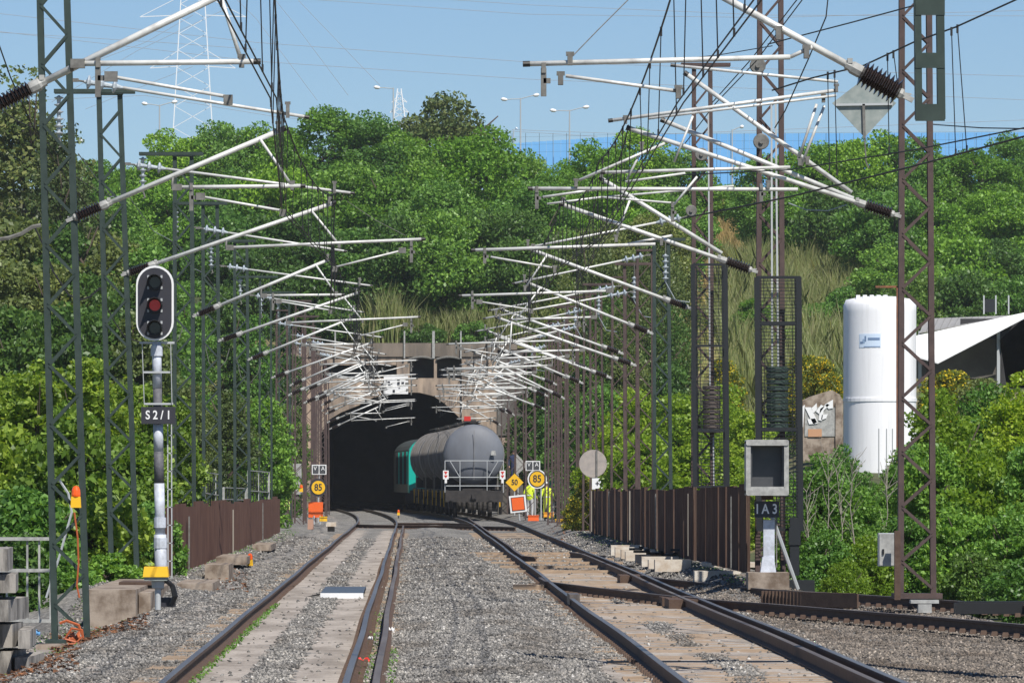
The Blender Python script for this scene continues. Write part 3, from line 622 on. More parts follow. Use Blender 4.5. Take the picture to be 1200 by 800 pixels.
wire('contact_wire',[P(x,y,k) for x,y,k in ((800,256,82),(924,231,88),(1070,195,96),(1200,160,106),(1260,143,110))],.012,'lower of the two dark wires crossing in front of the right-hand trees')
wire('stay_wire',[P(x,y,k) for x,y,k in ((900,52,80),(1000,26,84),(1070,7,88),(1140,-14,92))],.010,'black wire rising to the right above the diamond sign')
wire('stay_wire',[P(x,y,k) for x,y,k in ((972,-20,84),(968,20,84),(947,70,82),(920,130,80),(908,150,78))],.010,'steep black cable left of the diamond sign')
wire('stay_wire',[P(x,y,k) for x,y,k in ((738,-2,115),(700,36,117),(668,69,119))],.006,'thin steep wire holding the long tube at upper centre',mat='zinc')
wire('stay_wire',[P(x,y,k) for x,y,k in ((835,120,67),(880,70,72),(930,5,78),(950,-20,80))],.010,'first of two parallel slanting cables crossing the big tube')
wire('stay_wire',[P(x,y,k) for x,y,k in ((800,172,64),(838,122,67),(886,72,72),(938,3,78),(955,-20,80))],.010,'second of two parallel slanting cables crossing the big tube')
wire('stay_wire',[P(x,y,k) for x,y,k in ((770,72,67),(840,65,70),(905,54,80))],.008,'thin cable crossing above the second right mast')
wire('jumper_wire',[P(x,y,76,-.3) for x,y in ((924,238),(945,246),(970,247),(992,240))],.008,'pale sagging jumper wire below the right tube fan',mat='wirel')
wire('feeder_wire',[P(x,y,k) for x,y,k in ((1094,146,80),(1150,150,84),(1260,152,88))],.009,'dark wire leaving the nearest brown mast to the right')
wire('feeder_wire',[P(x,y,k) for x,y,k in ((-12,22,90),(12,90,86),(40,152,83.6),(75,205,74),(110,252,67),(150,300,60))],.010,'black feeder cable dropping from the upper left corner past the nearest green mast')
wire('feeder_wire',[P(x,y,k) for x,y,k in ((0,128,90),(20,142,86),(40,150,83.6),(60,172,77),(85,205,70),(120,228,64),(150,238,58))],.008,'second black feeder cable passing the nearest green mast at left')
wire('feeder_wire',[(-6.3,F/k,z) for k,z in ((62,8.0),(56,7.75),(52.6,8.15),(48,7.9),(44.6,8.1),(41,7.9),(38.5,8.1),(35,7.9),(32.7,8.1),(28.8,7.9),(24,7.6))],.010,'thin feeder wire strung along the insulator strings of the left masts',mat='wirel')
wire('cable_loop',[P(x,y,83.6,-.1) for x,y in ((-5,281),(10,279),(25,274),(38,266),(48,264))],.03,'thick grey cable entering from the left edge to the nearest green mast','cable',mat='zinc')
wire('cable_loop',[P(x,y,80,-.1) for x,y in ((40,265),(52,290),(62,318),(80,345),(92,352),(105,348),(118,337))],.014,'black cable sagging from the nearest green mast to the next','cable')
wire('cable_loop',[P(x,y,64,-.1) for x,y in ((118,337),(122,355),(133,375),(146,395),(168,402))],.012,'black cable drooping behind the red signal head','cable')
wire('tail_wire',[P(x,y,k) for x,y,k in ((407,236,66),(440,258,66),(475,276,66))],.005,'thin wire from a tube tip down to the long left tube',mat='zinc')
for i,(x,y,k) in enumerate(((200,395,50),(255,420,43),(292,436,37),(330,480,31))):
    wire('cable_loop',[P(x-16,y-22,k,-.3),P(x-10,y+5,k,-.3),P(x,y+14,k,-.3),P(x+10,y+2,k,-.3),P(x+14,y-12,k,-.3)],.010,f'thin drooping cable loop on the {ORD[i+2]} left mast','cable',mat='zinc')
# high-voltage lines and pylons far behind ---------------------------------------
M['pylon']=MAT('pylon steel',(0.72,0.74,0.76),0.6)
def pylon(k,px,ybase,wb,ytop,wt,arms,label):
    t=thing('lattice_pylon',P(px,ybase,k),label,'pylon'); H=ybase-ytop; W=lambda y: wt+(wb-wt)*(y-ytop)/H; d=wb/2/k*.7
    b=MB(); r=.15 if k>6 else .3
    for s in (-1,1):
        for dy in (-d,d): b.beam(P(px+s*wb/2,ybase,k,dy*2),P(px+s*wt/2,ytop,k,dy),r,r)
    b.build('legs','pylon',t)
    b=MB(); y=ybase
    while y>ytop+4:
        h=max(6,W(y)*.55); y2=max(ytop,y-h)
        for dy in (-d,d):
            for s in (-1,1): b.beam(P(px-s*W(y)/2,y,k,dy),P(px+s*W(y2)/2,y2,k,dy),r*.55,r*.5)
        y=y2
    b.build('bracing','pylon',t,kind='stuff')
    for y,l in arms:
        b=MB()
        for s in (-1,1):
            b.beam(P(px+s*W(y)/2,y,k),P(px+s*l,y+2,k),r*.8,r*.8); b.beam(P(px+s*W(y)/2,y-l*.35,k),P(px+s*l,y+2,k),r*.6,r*.6)
        b.build('cross_arm','pylon',t)
pylon(7.5,226,205,52,-120,14,((78,50),(18,62),(-45,50)),'tall pale lattice pylon rising behind the trees at upper left')
pylon(4,468,200,30,104,4,((118,9),(130,11)),'small distant lattice pylon beside the lamp above the centre trees')
hv=[((-20,35),(300,72),(620,93),(1220,118)),((-20,14),(300,50),(620,73),(1220,90)),((370,0),(620,17),(900,21),(1220,12)),((500,-2),(620,6),(900,18),(1220,19)),((-20,37),(190,50),(300,58)),((-20,120),(170,112),(330,138),(700,160)),((600,152),(760,158),(1220,140))]
for i,l in enumerate(hv): wire('power_line',[P(x,y,7.2) for x,y in l],.042,f'thin high voltage line across the sky, {NTH[i]} of the long lines','power line',mat='wirel',group='long high voltage lines')
for i,l in enumerate((((252,-25),(300,22),(372,118)),((300,-28),(345,28),(408,112)),((330,-20),(370,22),(445,100)),((262,12),(160,60),(60,120)),((226,18),(170,50),(90,80)),((226,78),(180,96),(100,128)))):
    wire('power_line',[P(x,y,7) for x,y in l],.04,f'thin slanting line near the pylon, {NTH[i]} of the slanting lines','power line',mat='wirel',group='slanting high voltage lines')
# ---------------------------------------------------------------- tunnel portal
CX=-0.5
def arch_pts(n=22):                        # opening outline, left foot to right foot
    out=[(-5.6,-.6),(-5.55,4.55)]
    for px,py in ((385,492),(400,483),(420,475),(437,466),(455,461),(475,459.5),(492,460),(508,464),(520,472),(530,481),(540,491),(552,503)):
        p=P(px,py,F/YP); out.append((p.x,p.z))
    return out+[(4.7,4.0),(4.75,-.6)]
ap=arch_pts()
t=thing('tunnel_portal',(CX,YP-.4,-.6),'beige concrete tunnel portal with an arched mouth and dark openings above it','tunnel portal')
ks=F/YP; px2=lambda x:(x-VX)/ks; pz=lambda y:EYE-(y-VY)/ks
Y0,Y1=YP-.4,YP+.6
x0,x1,zt=px2(344),px2(603),pz(443)
b=MB()                                     # wall round the opening, to the underside of the gallery
outl=[(x0,-.6)]+[(x0+(x1-x0)*i/16,zt) for i in range(17)]+[(x1,-.6)]
n=len(ap); 
tp=[]                                      # matching points on the outer edge
for i,(x,z) in enumerate(ap):
    if i<2: tp.append((x0,z))
    elif i>=n-2: tp.append((x1,z))
    else: tp.append((x0+(x1-x0)*(i-1)/(n-3),zt))
tp[1]=(x0,4.55)
rings=[[(a[0],y,a[1]),(c[0],y,c[1])] for a,c in zip(ap,tp) for y in (Y0,)]
base=len(b.v)
for (a,c) in zip(ap,tp): b.v+= [(a[0],Y0,a[1]),(c[0],Y0,c[1]),(a[0],Y1,a[1]),(c[0],Y1,c[1])]
for i in range(n-1):
    q=4*i; b.f+=[(q,q+4,q+5,q+1),(q+2,q+3,q+7,q+6),(q,q+2,q+6,q+4),(q+1,q+5,q+7,q+3)]
b.f+=[(1,5,5+0,1)] if False else []
b.build('arch_wall','portal',t)
# corner blocks filling above the first and last outer points
MB().prism([(x0,4.55),(tp[2][0],zt),(x0,zt)],Y0+.003,Y1-.003).build('corner_fill','portal',t); MB().prism([(x1,tp[n-2][1]),(x1,zt),(tp[n-3][0],zt)],Y0+.003,Y1-.003).build('corner_fill','portal',t)
for a,c in ((344,378),(465,480),(508.5,512),(541,603)): MB().box(((px2(a)+px2(c))/2,Y0+.35,(zt+pz(418))/2),(px2(c)-px2(a),.7,pz(418)-zt)).build('gallery_pillar','portal',t)
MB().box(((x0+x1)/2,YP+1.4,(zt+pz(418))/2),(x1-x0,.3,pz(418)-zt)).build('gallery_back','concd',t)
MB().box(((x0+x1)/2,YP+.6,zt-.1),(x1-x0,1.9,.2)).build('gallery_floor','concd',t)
MB().box((px2(421),Y0+.25,pz(423)),(px2(465)-px2(378),.5,.5)).build('gallery_lintel','portal',t)
MB().box(((x0+x1)/2,YP,pz(410)),(x1-x0+.3,1.0,pz(402)-pz(418))).build('parapet','parapet',t)
for a,c in ((479,509),(511.5,541)):
    pts=[(px2(a+(c-a)*i/8),pz(421-2.6*math.sin(math.pi*i/8))) for i in range(9)]; b=MB(); b.tube([(x,Y0-.1,z) for x,z in pts],.07,6); b.build('arched_hood','zinc',t)
MB().box((px2(554),Y0-.12,pz(470)),(1.35,.3,pz(440)-pz(505))).build('pilaster','portal',t)
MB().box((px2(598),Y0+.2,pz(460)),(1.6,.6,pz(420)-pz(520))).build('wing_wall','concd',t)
MB().box((px2(352),Y0-.15,pz(505)),(.9,.4,pz(440)-pz(620))).build('wing_wall','portal',t)
for px in (474,508,540,393): MB().beam((px2(px),Y0-.2,pz(420)),(px2(px),Y0-.2,pz(388)),.09 if px!=508 else .16,.06).build('fence_post','grey',t)
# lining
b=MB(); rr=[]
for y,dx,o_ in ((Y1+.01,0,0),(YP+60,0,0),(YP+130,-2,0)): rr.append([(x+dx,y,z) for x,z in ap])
b.quadstrip(rr,close=False,cap=False); b.build('lining','soot_shade',t)
MB().box((-1.4,YP+129,3),(13,.3,9)).build('lining_end','soot_shade',t)
# white sign board with dark marks
t=thing('notice_board',P(464,450,ks),'white board with small dark square marks above the tunnel arch','sign board')
k=ks; MB().box(P(464,451,k,-.75),(28.5/k,.05,21/k)).build('board','white',t)
for px,py,w,h in ((467,448.5,3,2.2),(472,448.5,3,2.2),(467,451,3,1.4),(472,451,3,1.4),(455.5,447.5,3,2),(456.5,451,3,.7),(467,445,3,1.2),(468,454.5,2,.8),(476.5,457.5,1.6,1.3),(461.5,458,2.6,3),(452,456,4,.6)):
    MB().box(P(px,py,k,-.79),(w/k,.02,h/k)).build('mark','hood',t)
MB().box(P(464,452,k,-.55),(.1,.35,.6)).build('bracket','zinc',t)
# ---------------------------------------------------------------- tank train
def wagon(i,Y,kind):
    cx=lambda y:3.42+trackdx(y)
    L=12.6; ya,yb=Y,Y+L; p=Vector((cx(ya),ya,0)); q=Vector((cx(yb),yb,0)); d=(q-p).normalized(); nrm=Vector((d.y,-d.x,0))
    lab=('grey tank wagon at the tail of the train, its round end facing the tracks' if i==0 else f'{kind} tank wagon, {NTH[i]} from the tail of the train')
    t=thing('tank_wagon',(p.x,p.y,0),lab,'tank wagon','tank wagons of the train')
    A=p+Vector((0,0,3.02)); r=1.455; mt={'grey':'tank','teal':'teal','dark':'tankb'}[kind]
    n=28; prof=[(-.42,0.0),(-.40,.45),(-.33,.85),(-.21,1.18),(-.08,1.38),(0.05,r)]+[(u,r) for u in (3,6,9)]+[(L-.05,r),(L+.08,1.38),(L+.21,1.18),(L+.33,.85),(L+.40,.45),(L+.42,0.0)]
    b=MB(); b.smooth=True
    rg_=lambda pr:[[A+d*y+nrm*math.cos(a)*rr+Vector((0,0,math.sin(a)*rr)) for a in [2*math.pi*j/n for j in range(n)]] for y,rr in pr]
    b.quadstrip(rg_(prof[5:10]),cap=False); b.build('tank_barrel',{'grey':'tankside','teal':'teal','dark':'under'}[kind],t)
    for pr in (prof[:6],prof[9:]):
        b=MB(); b.smooth=True; b.quadstrip(rg_(pr),cap=False); b.build('tank_end',mt,t)
    for y in (.7,2.3,3.9,5.5,7.1,8.7,10.3,11.9):
        b=MB(); R_=r+.05; b.quadstrip([[A+d*(y+yy)+nrm*math.cos(a)*R_+Vector((0,0,math.sin(a)*R_)) for a in [2*math.pi*j/n for j in range(n)]] for yy in (-.12,.12)]); b.build('barrel_band','tankb' if kind!='teal' else 'teal',t)
    def bx(name,y,x,z,dim,mat): 
        m=MB(); m.box((0,0,0),dim,math.atan2(d.y,d.x)-math.pi/2); c=p+d*y+nrm*x+Vector((0,0,z)); m.v=[tuple(Vector(v)+c) for v in m.v]; return m.build(name,mat,t)
    bx('walkway',L/2,0,4.56,(.7,L-.6,.04),'under')
    for s in (-1,1): bx('walkway_rail',L/2,s*.36,4.66,(.03,L-.6,.05),'zinc')
    bx('manhole',L/2,0,4.62,(.6,.6,.25),'under')
    bx('frame',L/2,0,1.22,(1.1,L+.6,.35),'under')
    for y in (1.5,L-1.5): bx('saddle',y,0,1.65,(2.3,.35,.6),'under')
    for s in (-1,1):
        bx('side_sill',L/2,s*1.28,1.25,(.10,L+.5,.16),'under')
        bx('side_ladder',L*.5,s*1.36,2.0,(.05,.5,2.2),'zinc')
        for y in (3.0,9.5): bx('brake_lever',y,s*1.36,1.12,(.05,.10,.30),'yellow')
        for y in (3.0,9.5): bx('lever_post',y,s*1.36,.75,(.04,.05,.5),'yellow')
    bx('buffer_beam',-.55,0,1.02,(2.75,.22,.55),'under')
    if i==0: bx('drawhook',-.72,0,1.02,(.22,.3,.25),'under')
    for s in (-1,1):
        c=p+d*-.66+nrm*s*.95+Vector((0,0,1.0)); b=MB(); b.lathe(c,c-d*.42,[(0,.12),(.7,.12),(.72,.24),(1,.25)],14); b.build('buffer','under',t)
        for y in (1.3,3.1,L-3.1,L-1.3):
            c=p+d*y+nrm*s*.84+Vector((0,0,.46)); MB().lathe(c-nrm*.07,c+nrm*.07,[(0,.46),(.3,.46),(.3,.42),(1,.42)],18).build('wheel','under',t)
        for y in (2.2,L-2.2): bx('bogie_frame',y,s*1.08,.62,(.16,2.6,.35),'under')
    if i==0:
        def rod(a,c,rr=.022,nm='end_rail',m='metal'):
            f=lambda x,z,yy=-.62: p+d*yy+nrm*x+Vector((0,0,z)); return MB().tube([f(*a),f(*c)],rr,6).build(nm,m,t)
        for z in (2.72,1.93,1.52): rod((-1.4,z),(1.4,z))
        for x in (-1.4,1.4): rod((x,1.2),(x,2.72))
        for x in (-.68,.62): rod((x,.95),(x,2.72),.02)
        rod((-1.15,2.7),(-.7,1.95),.018); rod((1.15,2.7),(.7,1.95),.018)
        b=MB(); c=p+d*-.42+Vector((.93,-.06,3.1)); b.box(c,(.26,.10,.22),taper=.7); b.build('lamp_box','grey',t)
        b=MB(); c=p+d*.2+Vector((-.3,-.1,4.75)); b.box(c,(.32,.2,.22)); b.build('top_fitting','red',t)
        for s in (-1,1):
            c=p+d*-.72+nrm*s*1.36+Vector((0,0,2.05)); b=MB(); b.box(c,(.27,.04,.42)); o=b.build('tail_board','white',t)
            b=MB(); b.prism([(c.x-.09,c.z-.02),(c.x+.09,c.z-.02),(c.x,c.z-.16)],c.y-.03,c.y-.025); b.prism([(c.x-.09,c.z+.16),(c.x+.09,c.z+.16),(c.x,c.z+.0)],c.y-.03,c.y-.025); b.build('red_mark','red',o)
            MB().box(c+Vector((0,0,-.3)),(.11,.05,.2)).build('tail_lamp','white',t)
        MB().box(p+d*-.45+Vector((0,0,3.0)),(.02,.02,2.4)).build('weld_seam','tankb',t)
for i in range(4): wagon(i,287+i*14.4,'grey')
def loco(Y,L):
    cx=lambda y:3.42+trackdx(y); t=thing('locomotive',(cx(Y),Y,0),'teal locomotive with a rounded roof ahead of the tank wagons, half inside the tunnel','locomotive')
    def sec(y,s=1.0,dz=0): 
        c=cx(y); h=1.47*s; return [(c-h,y,1.05),(c-h,y,3.3+dz)]+[(c-h*math.cos(q),y,3.3+dz+.98*s*math.sin(q)) for q in [math.pi*i/12 for i in range(1,12)]]+[(c+h,y,3.3+dz),(c+h,y,1.05)]
    b=MB(); b.quadstrip([sec(Y),sec(Y+1.6)]); b.build('cab','teal',t)
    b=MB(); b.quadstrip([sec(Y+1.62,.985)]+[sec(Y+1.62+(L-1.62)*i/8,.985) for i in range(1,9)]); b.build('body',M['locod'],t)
    for i in range(9):
        y=Y+2.6+i*1.9; MB().box((cx(y)-1.475,y,2.5),(.05,1.3,1.9)).build('grille','under' if i%3 else 'teal',t)
    for x in (-.75,.75): MB().box((cx(Y)+x,Y-.02,3.3),(.9,.05,.7)).build('windscreen','hood',t)
    MB().box((cx(Y),Y-.25,.95),(2.8,.4,.5)).build('buffer_beam','under',t); MB().box((cx(Y+L/2),Y+L/2,.8),(2.4,L-1,.5)).build('underframe','under',t)
    for y in (2,4,L-4,L-2):
        for s in (-1,1): c=Vector((cx(Y+y)+s*.84,Y+y,.5)); MB().lathe(c-Vector((.07,0,0)),c+Vector((.07,0,0)),[(0,.5),(1,.5)],16).build('wheel','under',t)
    MB().tube([(cx(Y)-1.5,Y+2.2,1.1),(cx(Y)-1.5,Y+2.2,3.2)],.03,5).build('handrail','teal',t)
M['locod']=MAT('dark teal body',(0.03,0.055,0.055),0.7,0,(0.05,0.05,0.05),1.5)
loco(344.8,22)
# ---------------------------------------------------------------- corrugated fences
def cfence(pa,pb,zt0,zt1,zb0,zb1,mat,label,npan):
    t=thing('corrugated_fence',((pa[0]+pb[0])/2,(pa[1]+pb[1])/2,min(zb0,zb1)),label,'fence')
    A,B=Vector((*pa,0)),Vector((*pb,0)); d=(B-A).normalized(); nrm=Vector((d.y,-d.x,0)); L=(B-A).length
    for i in range(npan):
        a,c=i/npan,(i+1)/npan-.0015; jt=rnd.uniform(-.07,.06); off=rnd.uniform(-.035,.035); n=10; rings=[]
        for j in range(n+1):
            u=a+(c-a)*j/n; p=A.lerp(B,u)+nrm*(off+(.035 if j%2 else -.035)); rings.append((p,zb0+(zb1-zb0)*u,zt0+(zt1-zt0)*u+jt))
        b=MB()
        for p,z0,z1 in rings:
            b.v+=[(p.x,p.y,z0),(p.x,p.y,z1),(p.x+nrm.x*.012,p.y+nrm.y*.012,z1),(p.x+nrm.x*.012,p.y+nrm.y*.012,z0)]
        for j in range(n):
            q=4*j
            for s in range(4): b.f.append((q+s,q+(s+1)%4,q+4+(s+1)%4,q+4+s))
        b.f+=[(3,2,1,0),tuple(4*n+s for s in range(4))]
        b.build('sheet',M[mat],t)
        if i%7==2:
            p=A.lerp(B,a)-nrm*(-.06 if A.x<0 else .06); MB().box((p.x,p.y,(zb0+zt0)/2+jt-.1),(.03,.05,abs(zt0-zb0)-.2)).build('stake','twig' if i%2 else 'zinc',t)
cfence((-4.42,109),(-4.36,198),1.36,1.22,.06,-.3,'fence','reddish brown rusty corrugated sheet fence left of the tracks',22)
cfence((5.86,103.5),(5.84,194),1.72,1.5,.22,0,'fenced','dark rusty corrugated sheet fence right of the tracks',38)
# ---------------------------------------------------------------- red signal
k=66; t=thing('signal_post',P(189,694,k),'railway signal with a lit red lamp, white rimmed black head and plate S 2 / 1','signal')
def pl(px,py,dy=0): return P(px,py,k,dy)
for y0,y1,w,m in ((694,626,14.5,'pole'),(626,566,12,'pole'),(566,529,11.5,'poled'),(529,497,11.5,'pole'),(497,455,10.5,'poled'),(455,400,11,'pole')):
    b=MB(); b.smooth=True; b.tube([pl(189-(694-y0)*.019,y0),pl(189-(694-y1)*.019,y1)],w/2/k,12); b.build('pole_section',m,t)
for y,w in ((411,13.5),(636,15.5),(612,14)): MB().tube([pl(189-(694-y)*.019,y+6),pl(189-(694-y)*.019,y-6)],w/2/k+.004,12).build('collar','pole',t)
def capsule(cx,y0,y1,r,n=12):
    out=[]
    for a in range(n+1): th=math.pi*a/n; out.append((cx+r*math.cos(th),y0+r-r*math.sin(th)))
    for a in range(n+1): th=math.pi+math.pi*a/n; out.append((cx+r*math.cos(th),y1-r-r*math.sin(th)))
    return [((q:=pl(x,y)).x,q.z) for x,y in out]
Yk=F/k; MB().prism(capsule(182,311.5,399.5,22),Yk-.16,Yk-.10).build('head_rim','white',t)
MB().prism(capsule(182,314,397,19.6),Yk-.18,Yk-.162).build('head_face','hood',t)
MB().box(pl(182,355,.02),(.3,.22,.9)).build('head_case','hood',t)
for y,m in ((331,'lens'),(358,'redlens'),(384.5,'lens')):
    c=pl(182,y); b=MB(); b.lathe((c.x,Yk-.18,c.z),(c.x,Yk-.19,c.z),[(0,.10),(1,.10)],18); b.build('lens',m,t)
    b=MB(); b.quadstrip([[(c.x+rr*math.cos(a),Yk+yy,c.z+rr*math.sin(a)) for a in [2*math.pi*q/20 for q in range(20)]] for rr,yy in ((.138,-.181),(.134,-.25),(.108,-.25),(.104,-.181))],cap=False); b.build('lens_ring','black',t)
    b=MB(); rings=[]
    for rr,y0_,y1_ in ((.137,-.25,-.48),(.125,-.48,-.25)):
        for yy in (y0_,y1_): rings.append([(c.x+rr*math.cos(a),Yk+(yy+.20*max(0,-math.sin(a)) if yy<-.3 else yy),c.z+rr*math.sin(a)) for a in [R(-30)+R(240)*q/16 for q in range(17)]])
    b.quadstrip(rings,close=False,cap=False); b.build('hood','black',t)
    for sx in (-1,1):
        for sz in (-1,1): MB().box((c.x+sx*.118,Yk-.186,c.z+sz*.098),(.034,.012,.05)).build('hood_bracket','metal',t)
MB().box(pl(184,401.5),(.62,.06,.04)).build('platform_bar','metal',t)
for y,x0,x1 in ((436,168,201),(473,168.5,203)): MB().box(pl((x0+x1)/2,y,-.1),((x1-x0)/k,.05,.035)).build('platform_bar','metal',t)
for x0,x1 in ((166.5,169),(200,201.5)): MB().tube([pl(x0,402,-.15),pl(x1,473,-.15)],.008,5).build('stay','metal',t)
b=MB(); pz0=pl(185.5,486.5,-.16); b.box(pz0,(40/k,.02,20/k)); o=b.build('number_plate','hood',t); text('S 2 / 1',.215,'white',o,pz0+Vector((0,-.014,0)),sx=.82,bold=.004)
for px in (196.5,201): MB().beam(pl(px,497,.1),pl(px+.5,690,.1),.02,.02).build('ladder_stile','metal',t)
for i in range(9): MB().beam(pl(196,510+i*21,.1),pl(202,510+i*21,.1),.018,.02).build('ladder_rung','metal',t)
# ---------------------------------------------------------------- IA3 signal
k=68.5; t=thing('shunting_signal',P(899,690,k),'grey boxed signal with dark glass and plate I A 3 on a concrete base','signal')
MB().box(pl(899.5,680,0),(48/k,.7,20/k)).build('concrete_base','conc',t)
MB().box(pl(901,640,.0),(13/k,.10,62/k)).build('post','pole',t)
MB().box(pl(900,662,-.0),(19/k,.2,20/k),taper=.7).build('foot','pole',t)
def rbox(cx,cy,w,h,y0,y1,c):
    pts=[]
    for sx,sy,a0 in ((1,1,0),(-1,1,90),(-1,-1,180),(1,-1,270)):
        for a in (0,30,60,90): pts.append((cx+sx*(w/2-c)+c*math.cos(R(a0+a)),cy+sy*(h/2-c)+c*math.sin(R(a0+a))))
    return MB().prism(pts,y0,y1)
Yk=F/k; c=pl(897.5,548)
for nm,cx,cz,w,h in (('case_side',c.x-.325,c.z,.08,.95),('case_side',c.x+.325,c.z,.08,.95)): rbox(cx,cz,w,h,Yk-.45,Yk+.05,.03).build(nm,'grey',t)
rbox(c.x,c.z+.43,.73,.10,Yk-.47,Yk+.05,.035).build('case_top','grey',t); rbox(c.x,c.z-.41,.73,.12,Yk-.46,Yk+.05,.035).build('case_bottom','grey',t)
MB().box((c.x,Yk-.05,c.z),(.58,.08,.8)).build('dark_glass','greyd',t); MB().box((c.x,Yk-.30,c.z-.335),(.58,.3,.03)).build('inner_sill','grey',t)
for s in (-1,1): MB().box((c.x+s*.27,Yk-.25,c.z),(.03,.25,.75)).build('inner_frame','greyd',t)
MB().box(pl(899,582),(.2,.15,.1)).build('lamp_socket','rust',t)
b=MB(); q=pl(898.5,596.5,-.14); b.box(q,(29/k,.02,19/k)); o=b.build('number_plate','hood',t); text('I A 3',.235,'white',o,q+Vector((0,-.014,0)),sx=.8,bold=.004)
MB().tube([pl(905,606,.1),pl(935,690,.4)],.035,6).build('raking_stay','metal',t)
MB().box(pl(910,620,.1),(.02,.03,1.3)).build('conduit','zinc',t)
# dark steel post and foot behind
b=MB(); b.box(pl(931,640,1.2),(.16,.16,1.0)).box(pl(937,686,1.2),(.5,.4,.2)).box(pl(931,628,1.2),(.2,.2,.3)); tag(b.build('cage_support','cagec'),'dark steel support post behind the I A 3 signal','post')
# ---------------------------------------------------------------- small things, left
k=78; t=thing('junction_box',P(184,714,k),'yellow lidded trackside box on a short grey post with black cables','trackside box')
b=MB(); b.box(pl(183,669.5),(30/k,.42,12/k),taper=.9); b.build('lid','yellow',t); MB().box(pl(183,677.5),(27/k,.36,4.5/k)).build('base_tray','aged',t)
MB().lathe(pl(185,714),pl(185,680),[(0,.045),(.72,.045),(.75,.09),(1,.10)],12).build('post','metal',t)
for i in range(3): MB().tube([pl(194+i,680,.02*i),pl(201+i,686,.05),pl(204+i*1.3,698,.05),pl(200+i,708,.1)],.028,6).build('cable','black',t)
MB().box(pl(196,705,.3),(.25,.2,.14)).build('cable_gland','hood',t)
k=75; t=thing('concrete_block',P(131,736,k),'large stained concrete block left of the red signal','concrete block')
rz=0; b=MB(); z0,z1=pl(0,737).z,pl(0,690.5).z; b.box((pl(131,0).x,F/k+5,(z0+z1)/2),((160-104)/k,10,z1-z0)); b.build('block','conc',t)
b=MB(); b.box((pl(167,0).x,F/k+5.5,(z0+z1)/2-.03),((174-160)/k,9.5,z1-z0-.06)); b.build('buttress','conc',t)
MB().box((pl(150,0).x,F/k+5,z1+.02),(.7,1.6,.05)).build('rusty_plate','rust',t)
k=68; b=MB(); z0,z1=pl(0,708).z,pl(0,683).z; b.box((pl(228,0).x,F/k+2,(z0+z1)/2),(42/k,4,z1-z0)); tag(b.build('concrete_block','conc'),'low pale concrete block behind the looped cable at the foot of the fence','concrete block')
k=62; b=MB(); b.box(P(257,671,k,1.5),(28/k,3,22/k)); tag(b.build('concrete_block','conc'),'pale concrete cube at the near foot of the reddish fence','concrete block')
k=55; b=MB(); b.box(P(275,655,k,2),(36/k,5,9/k)); tag(b.build('concrete_slab','conc'),'flat concrete slab lying along the foot of the reddish fence','concrete slab')
k=45; b=MB(); b.box(P(310,640,k,2),(22/k,6,7/k)); tag(b.build('concrete_slab','conc'),'small flat concrete slab at the far foot of the reddish fence','concrete slab')
k=34; b=MB(); b.box(P(345,633,k,2),(34/k,4,10/k)); tag(b.build('concrete_kerb','conc'),'beige low wall beyond the end of the reddish fence','low wall')
k=80; b=MB(); b.box(P(144,737,k),(.16,.2,.13),.4).box(P(152,739,k),(.1,.1,.09),.9); tag(b.build('rubble','concw'),'white rubble lump at the foot of the large concrete block','rubble')
b=MB(); b.smooth=True; b.lathe(P(168,716,72),P(192,711,72),[(0,.05),(.2,.14),(.6,.15),(.9,.1),(1,.03)],9); tag(b.build('boulder','conc'),'rounded tan boulder below the yellow box','boulder')
k=66; t=thing('cable_plug',P(224,700,k),'black cable connector on a stub with a looped cable','cable connector')
MB().box(pl(224,691),(.2,.14,.12)).build('connector','hood',t); MB().tube([pl(224,694),pl(224,706)],.03,6).build('stub','black',t)
MB().tube([pl(229,690),pl(236,692),pl(240,700),pl(237,706),pl(228,709),pl(215,709)],.018,6).build('loop','black',t)
def beacon(name,px,yt,yb,k,lab,stand=None):
    t=thing(name,P(px,yb,k,-.1),lab,'warning lamp'); h=(yb-yt)/k; w=h*.42; c=P(px,yt,k,-.12)
    MB().lathe(c+Vector((0,0,-h*.45)),c,[(0,w*.42),(.15,w*.46),(.6,w*.42),(.9,w*.3),(1,w*.1)],12).build('lens','orangel',t)
    b=MB(); b.box(c+Vector((0,0,-h*.68)),(w*1.05,w*.7,h*.46),taper=.88); b.build('battery_case','yellow',t)
    if stand: MB().tube([P(px,yb,k,-.12),P(px,stand,k,-.12)],.02,6).build('stand','black',t)
    return t
beacon('beacon_lamp',89,569,597,83.6,'amber beacon lamp fixed on the nearest green mast')
beacon('beacon_lamp',293,648,664,54,'small red and yellow beacon lamp standing on the ballast left of the tracks',672)
beacon('beacon_lamp',467,597,604,27,'tiny yellow lamp on the check rail before the tunnel',607)
M['ocable']=MAT('dull orange',(0.42,0.10,0.03),0.6); M['concp']=MAT('pale grey concrete',(0.34,0.315,0.285),0.9,0,(0.13,0.12,0.11),3,0.4,vec=(3,1,.6),lo=.42,hi=.62)
k=83.6; wire('orange_cable',[P(x,y,k,-.15) for x,y in ((87,600),(91,630),(92,660),(90,686),(93,700))],.013,'orange cable hanging from the amber lamp on the mast','cable',mat='ocable')
wire('orange_cable',[P(x,y,88,-.1) for x,y in ((70,730),(78,727),(92,732),(97,745),(90,752),(76,748),(84,736),(96,738),(98,752),(80,755))],.02,'tangled orange cable at the foot of the nearest mast','cable',mat='ocable')
rag('orange_cloth',86,752,88,.18,.14,'ocable','orange cloth bundle at the foot of the nearest mast','cloth',4)
rag('blue_rag',38,744,88,.2,.08,'blue','crumpled blue sheet on the ground behind the concrete pile','litter',6)
wire('white_conduit',[P(x,y,81,.2) for x,y in ((68,560),(80,578),(84,600),(70,650),(54,700))],.018,'pale slanting rod behind the nearest green mast','rod',mat='metal')
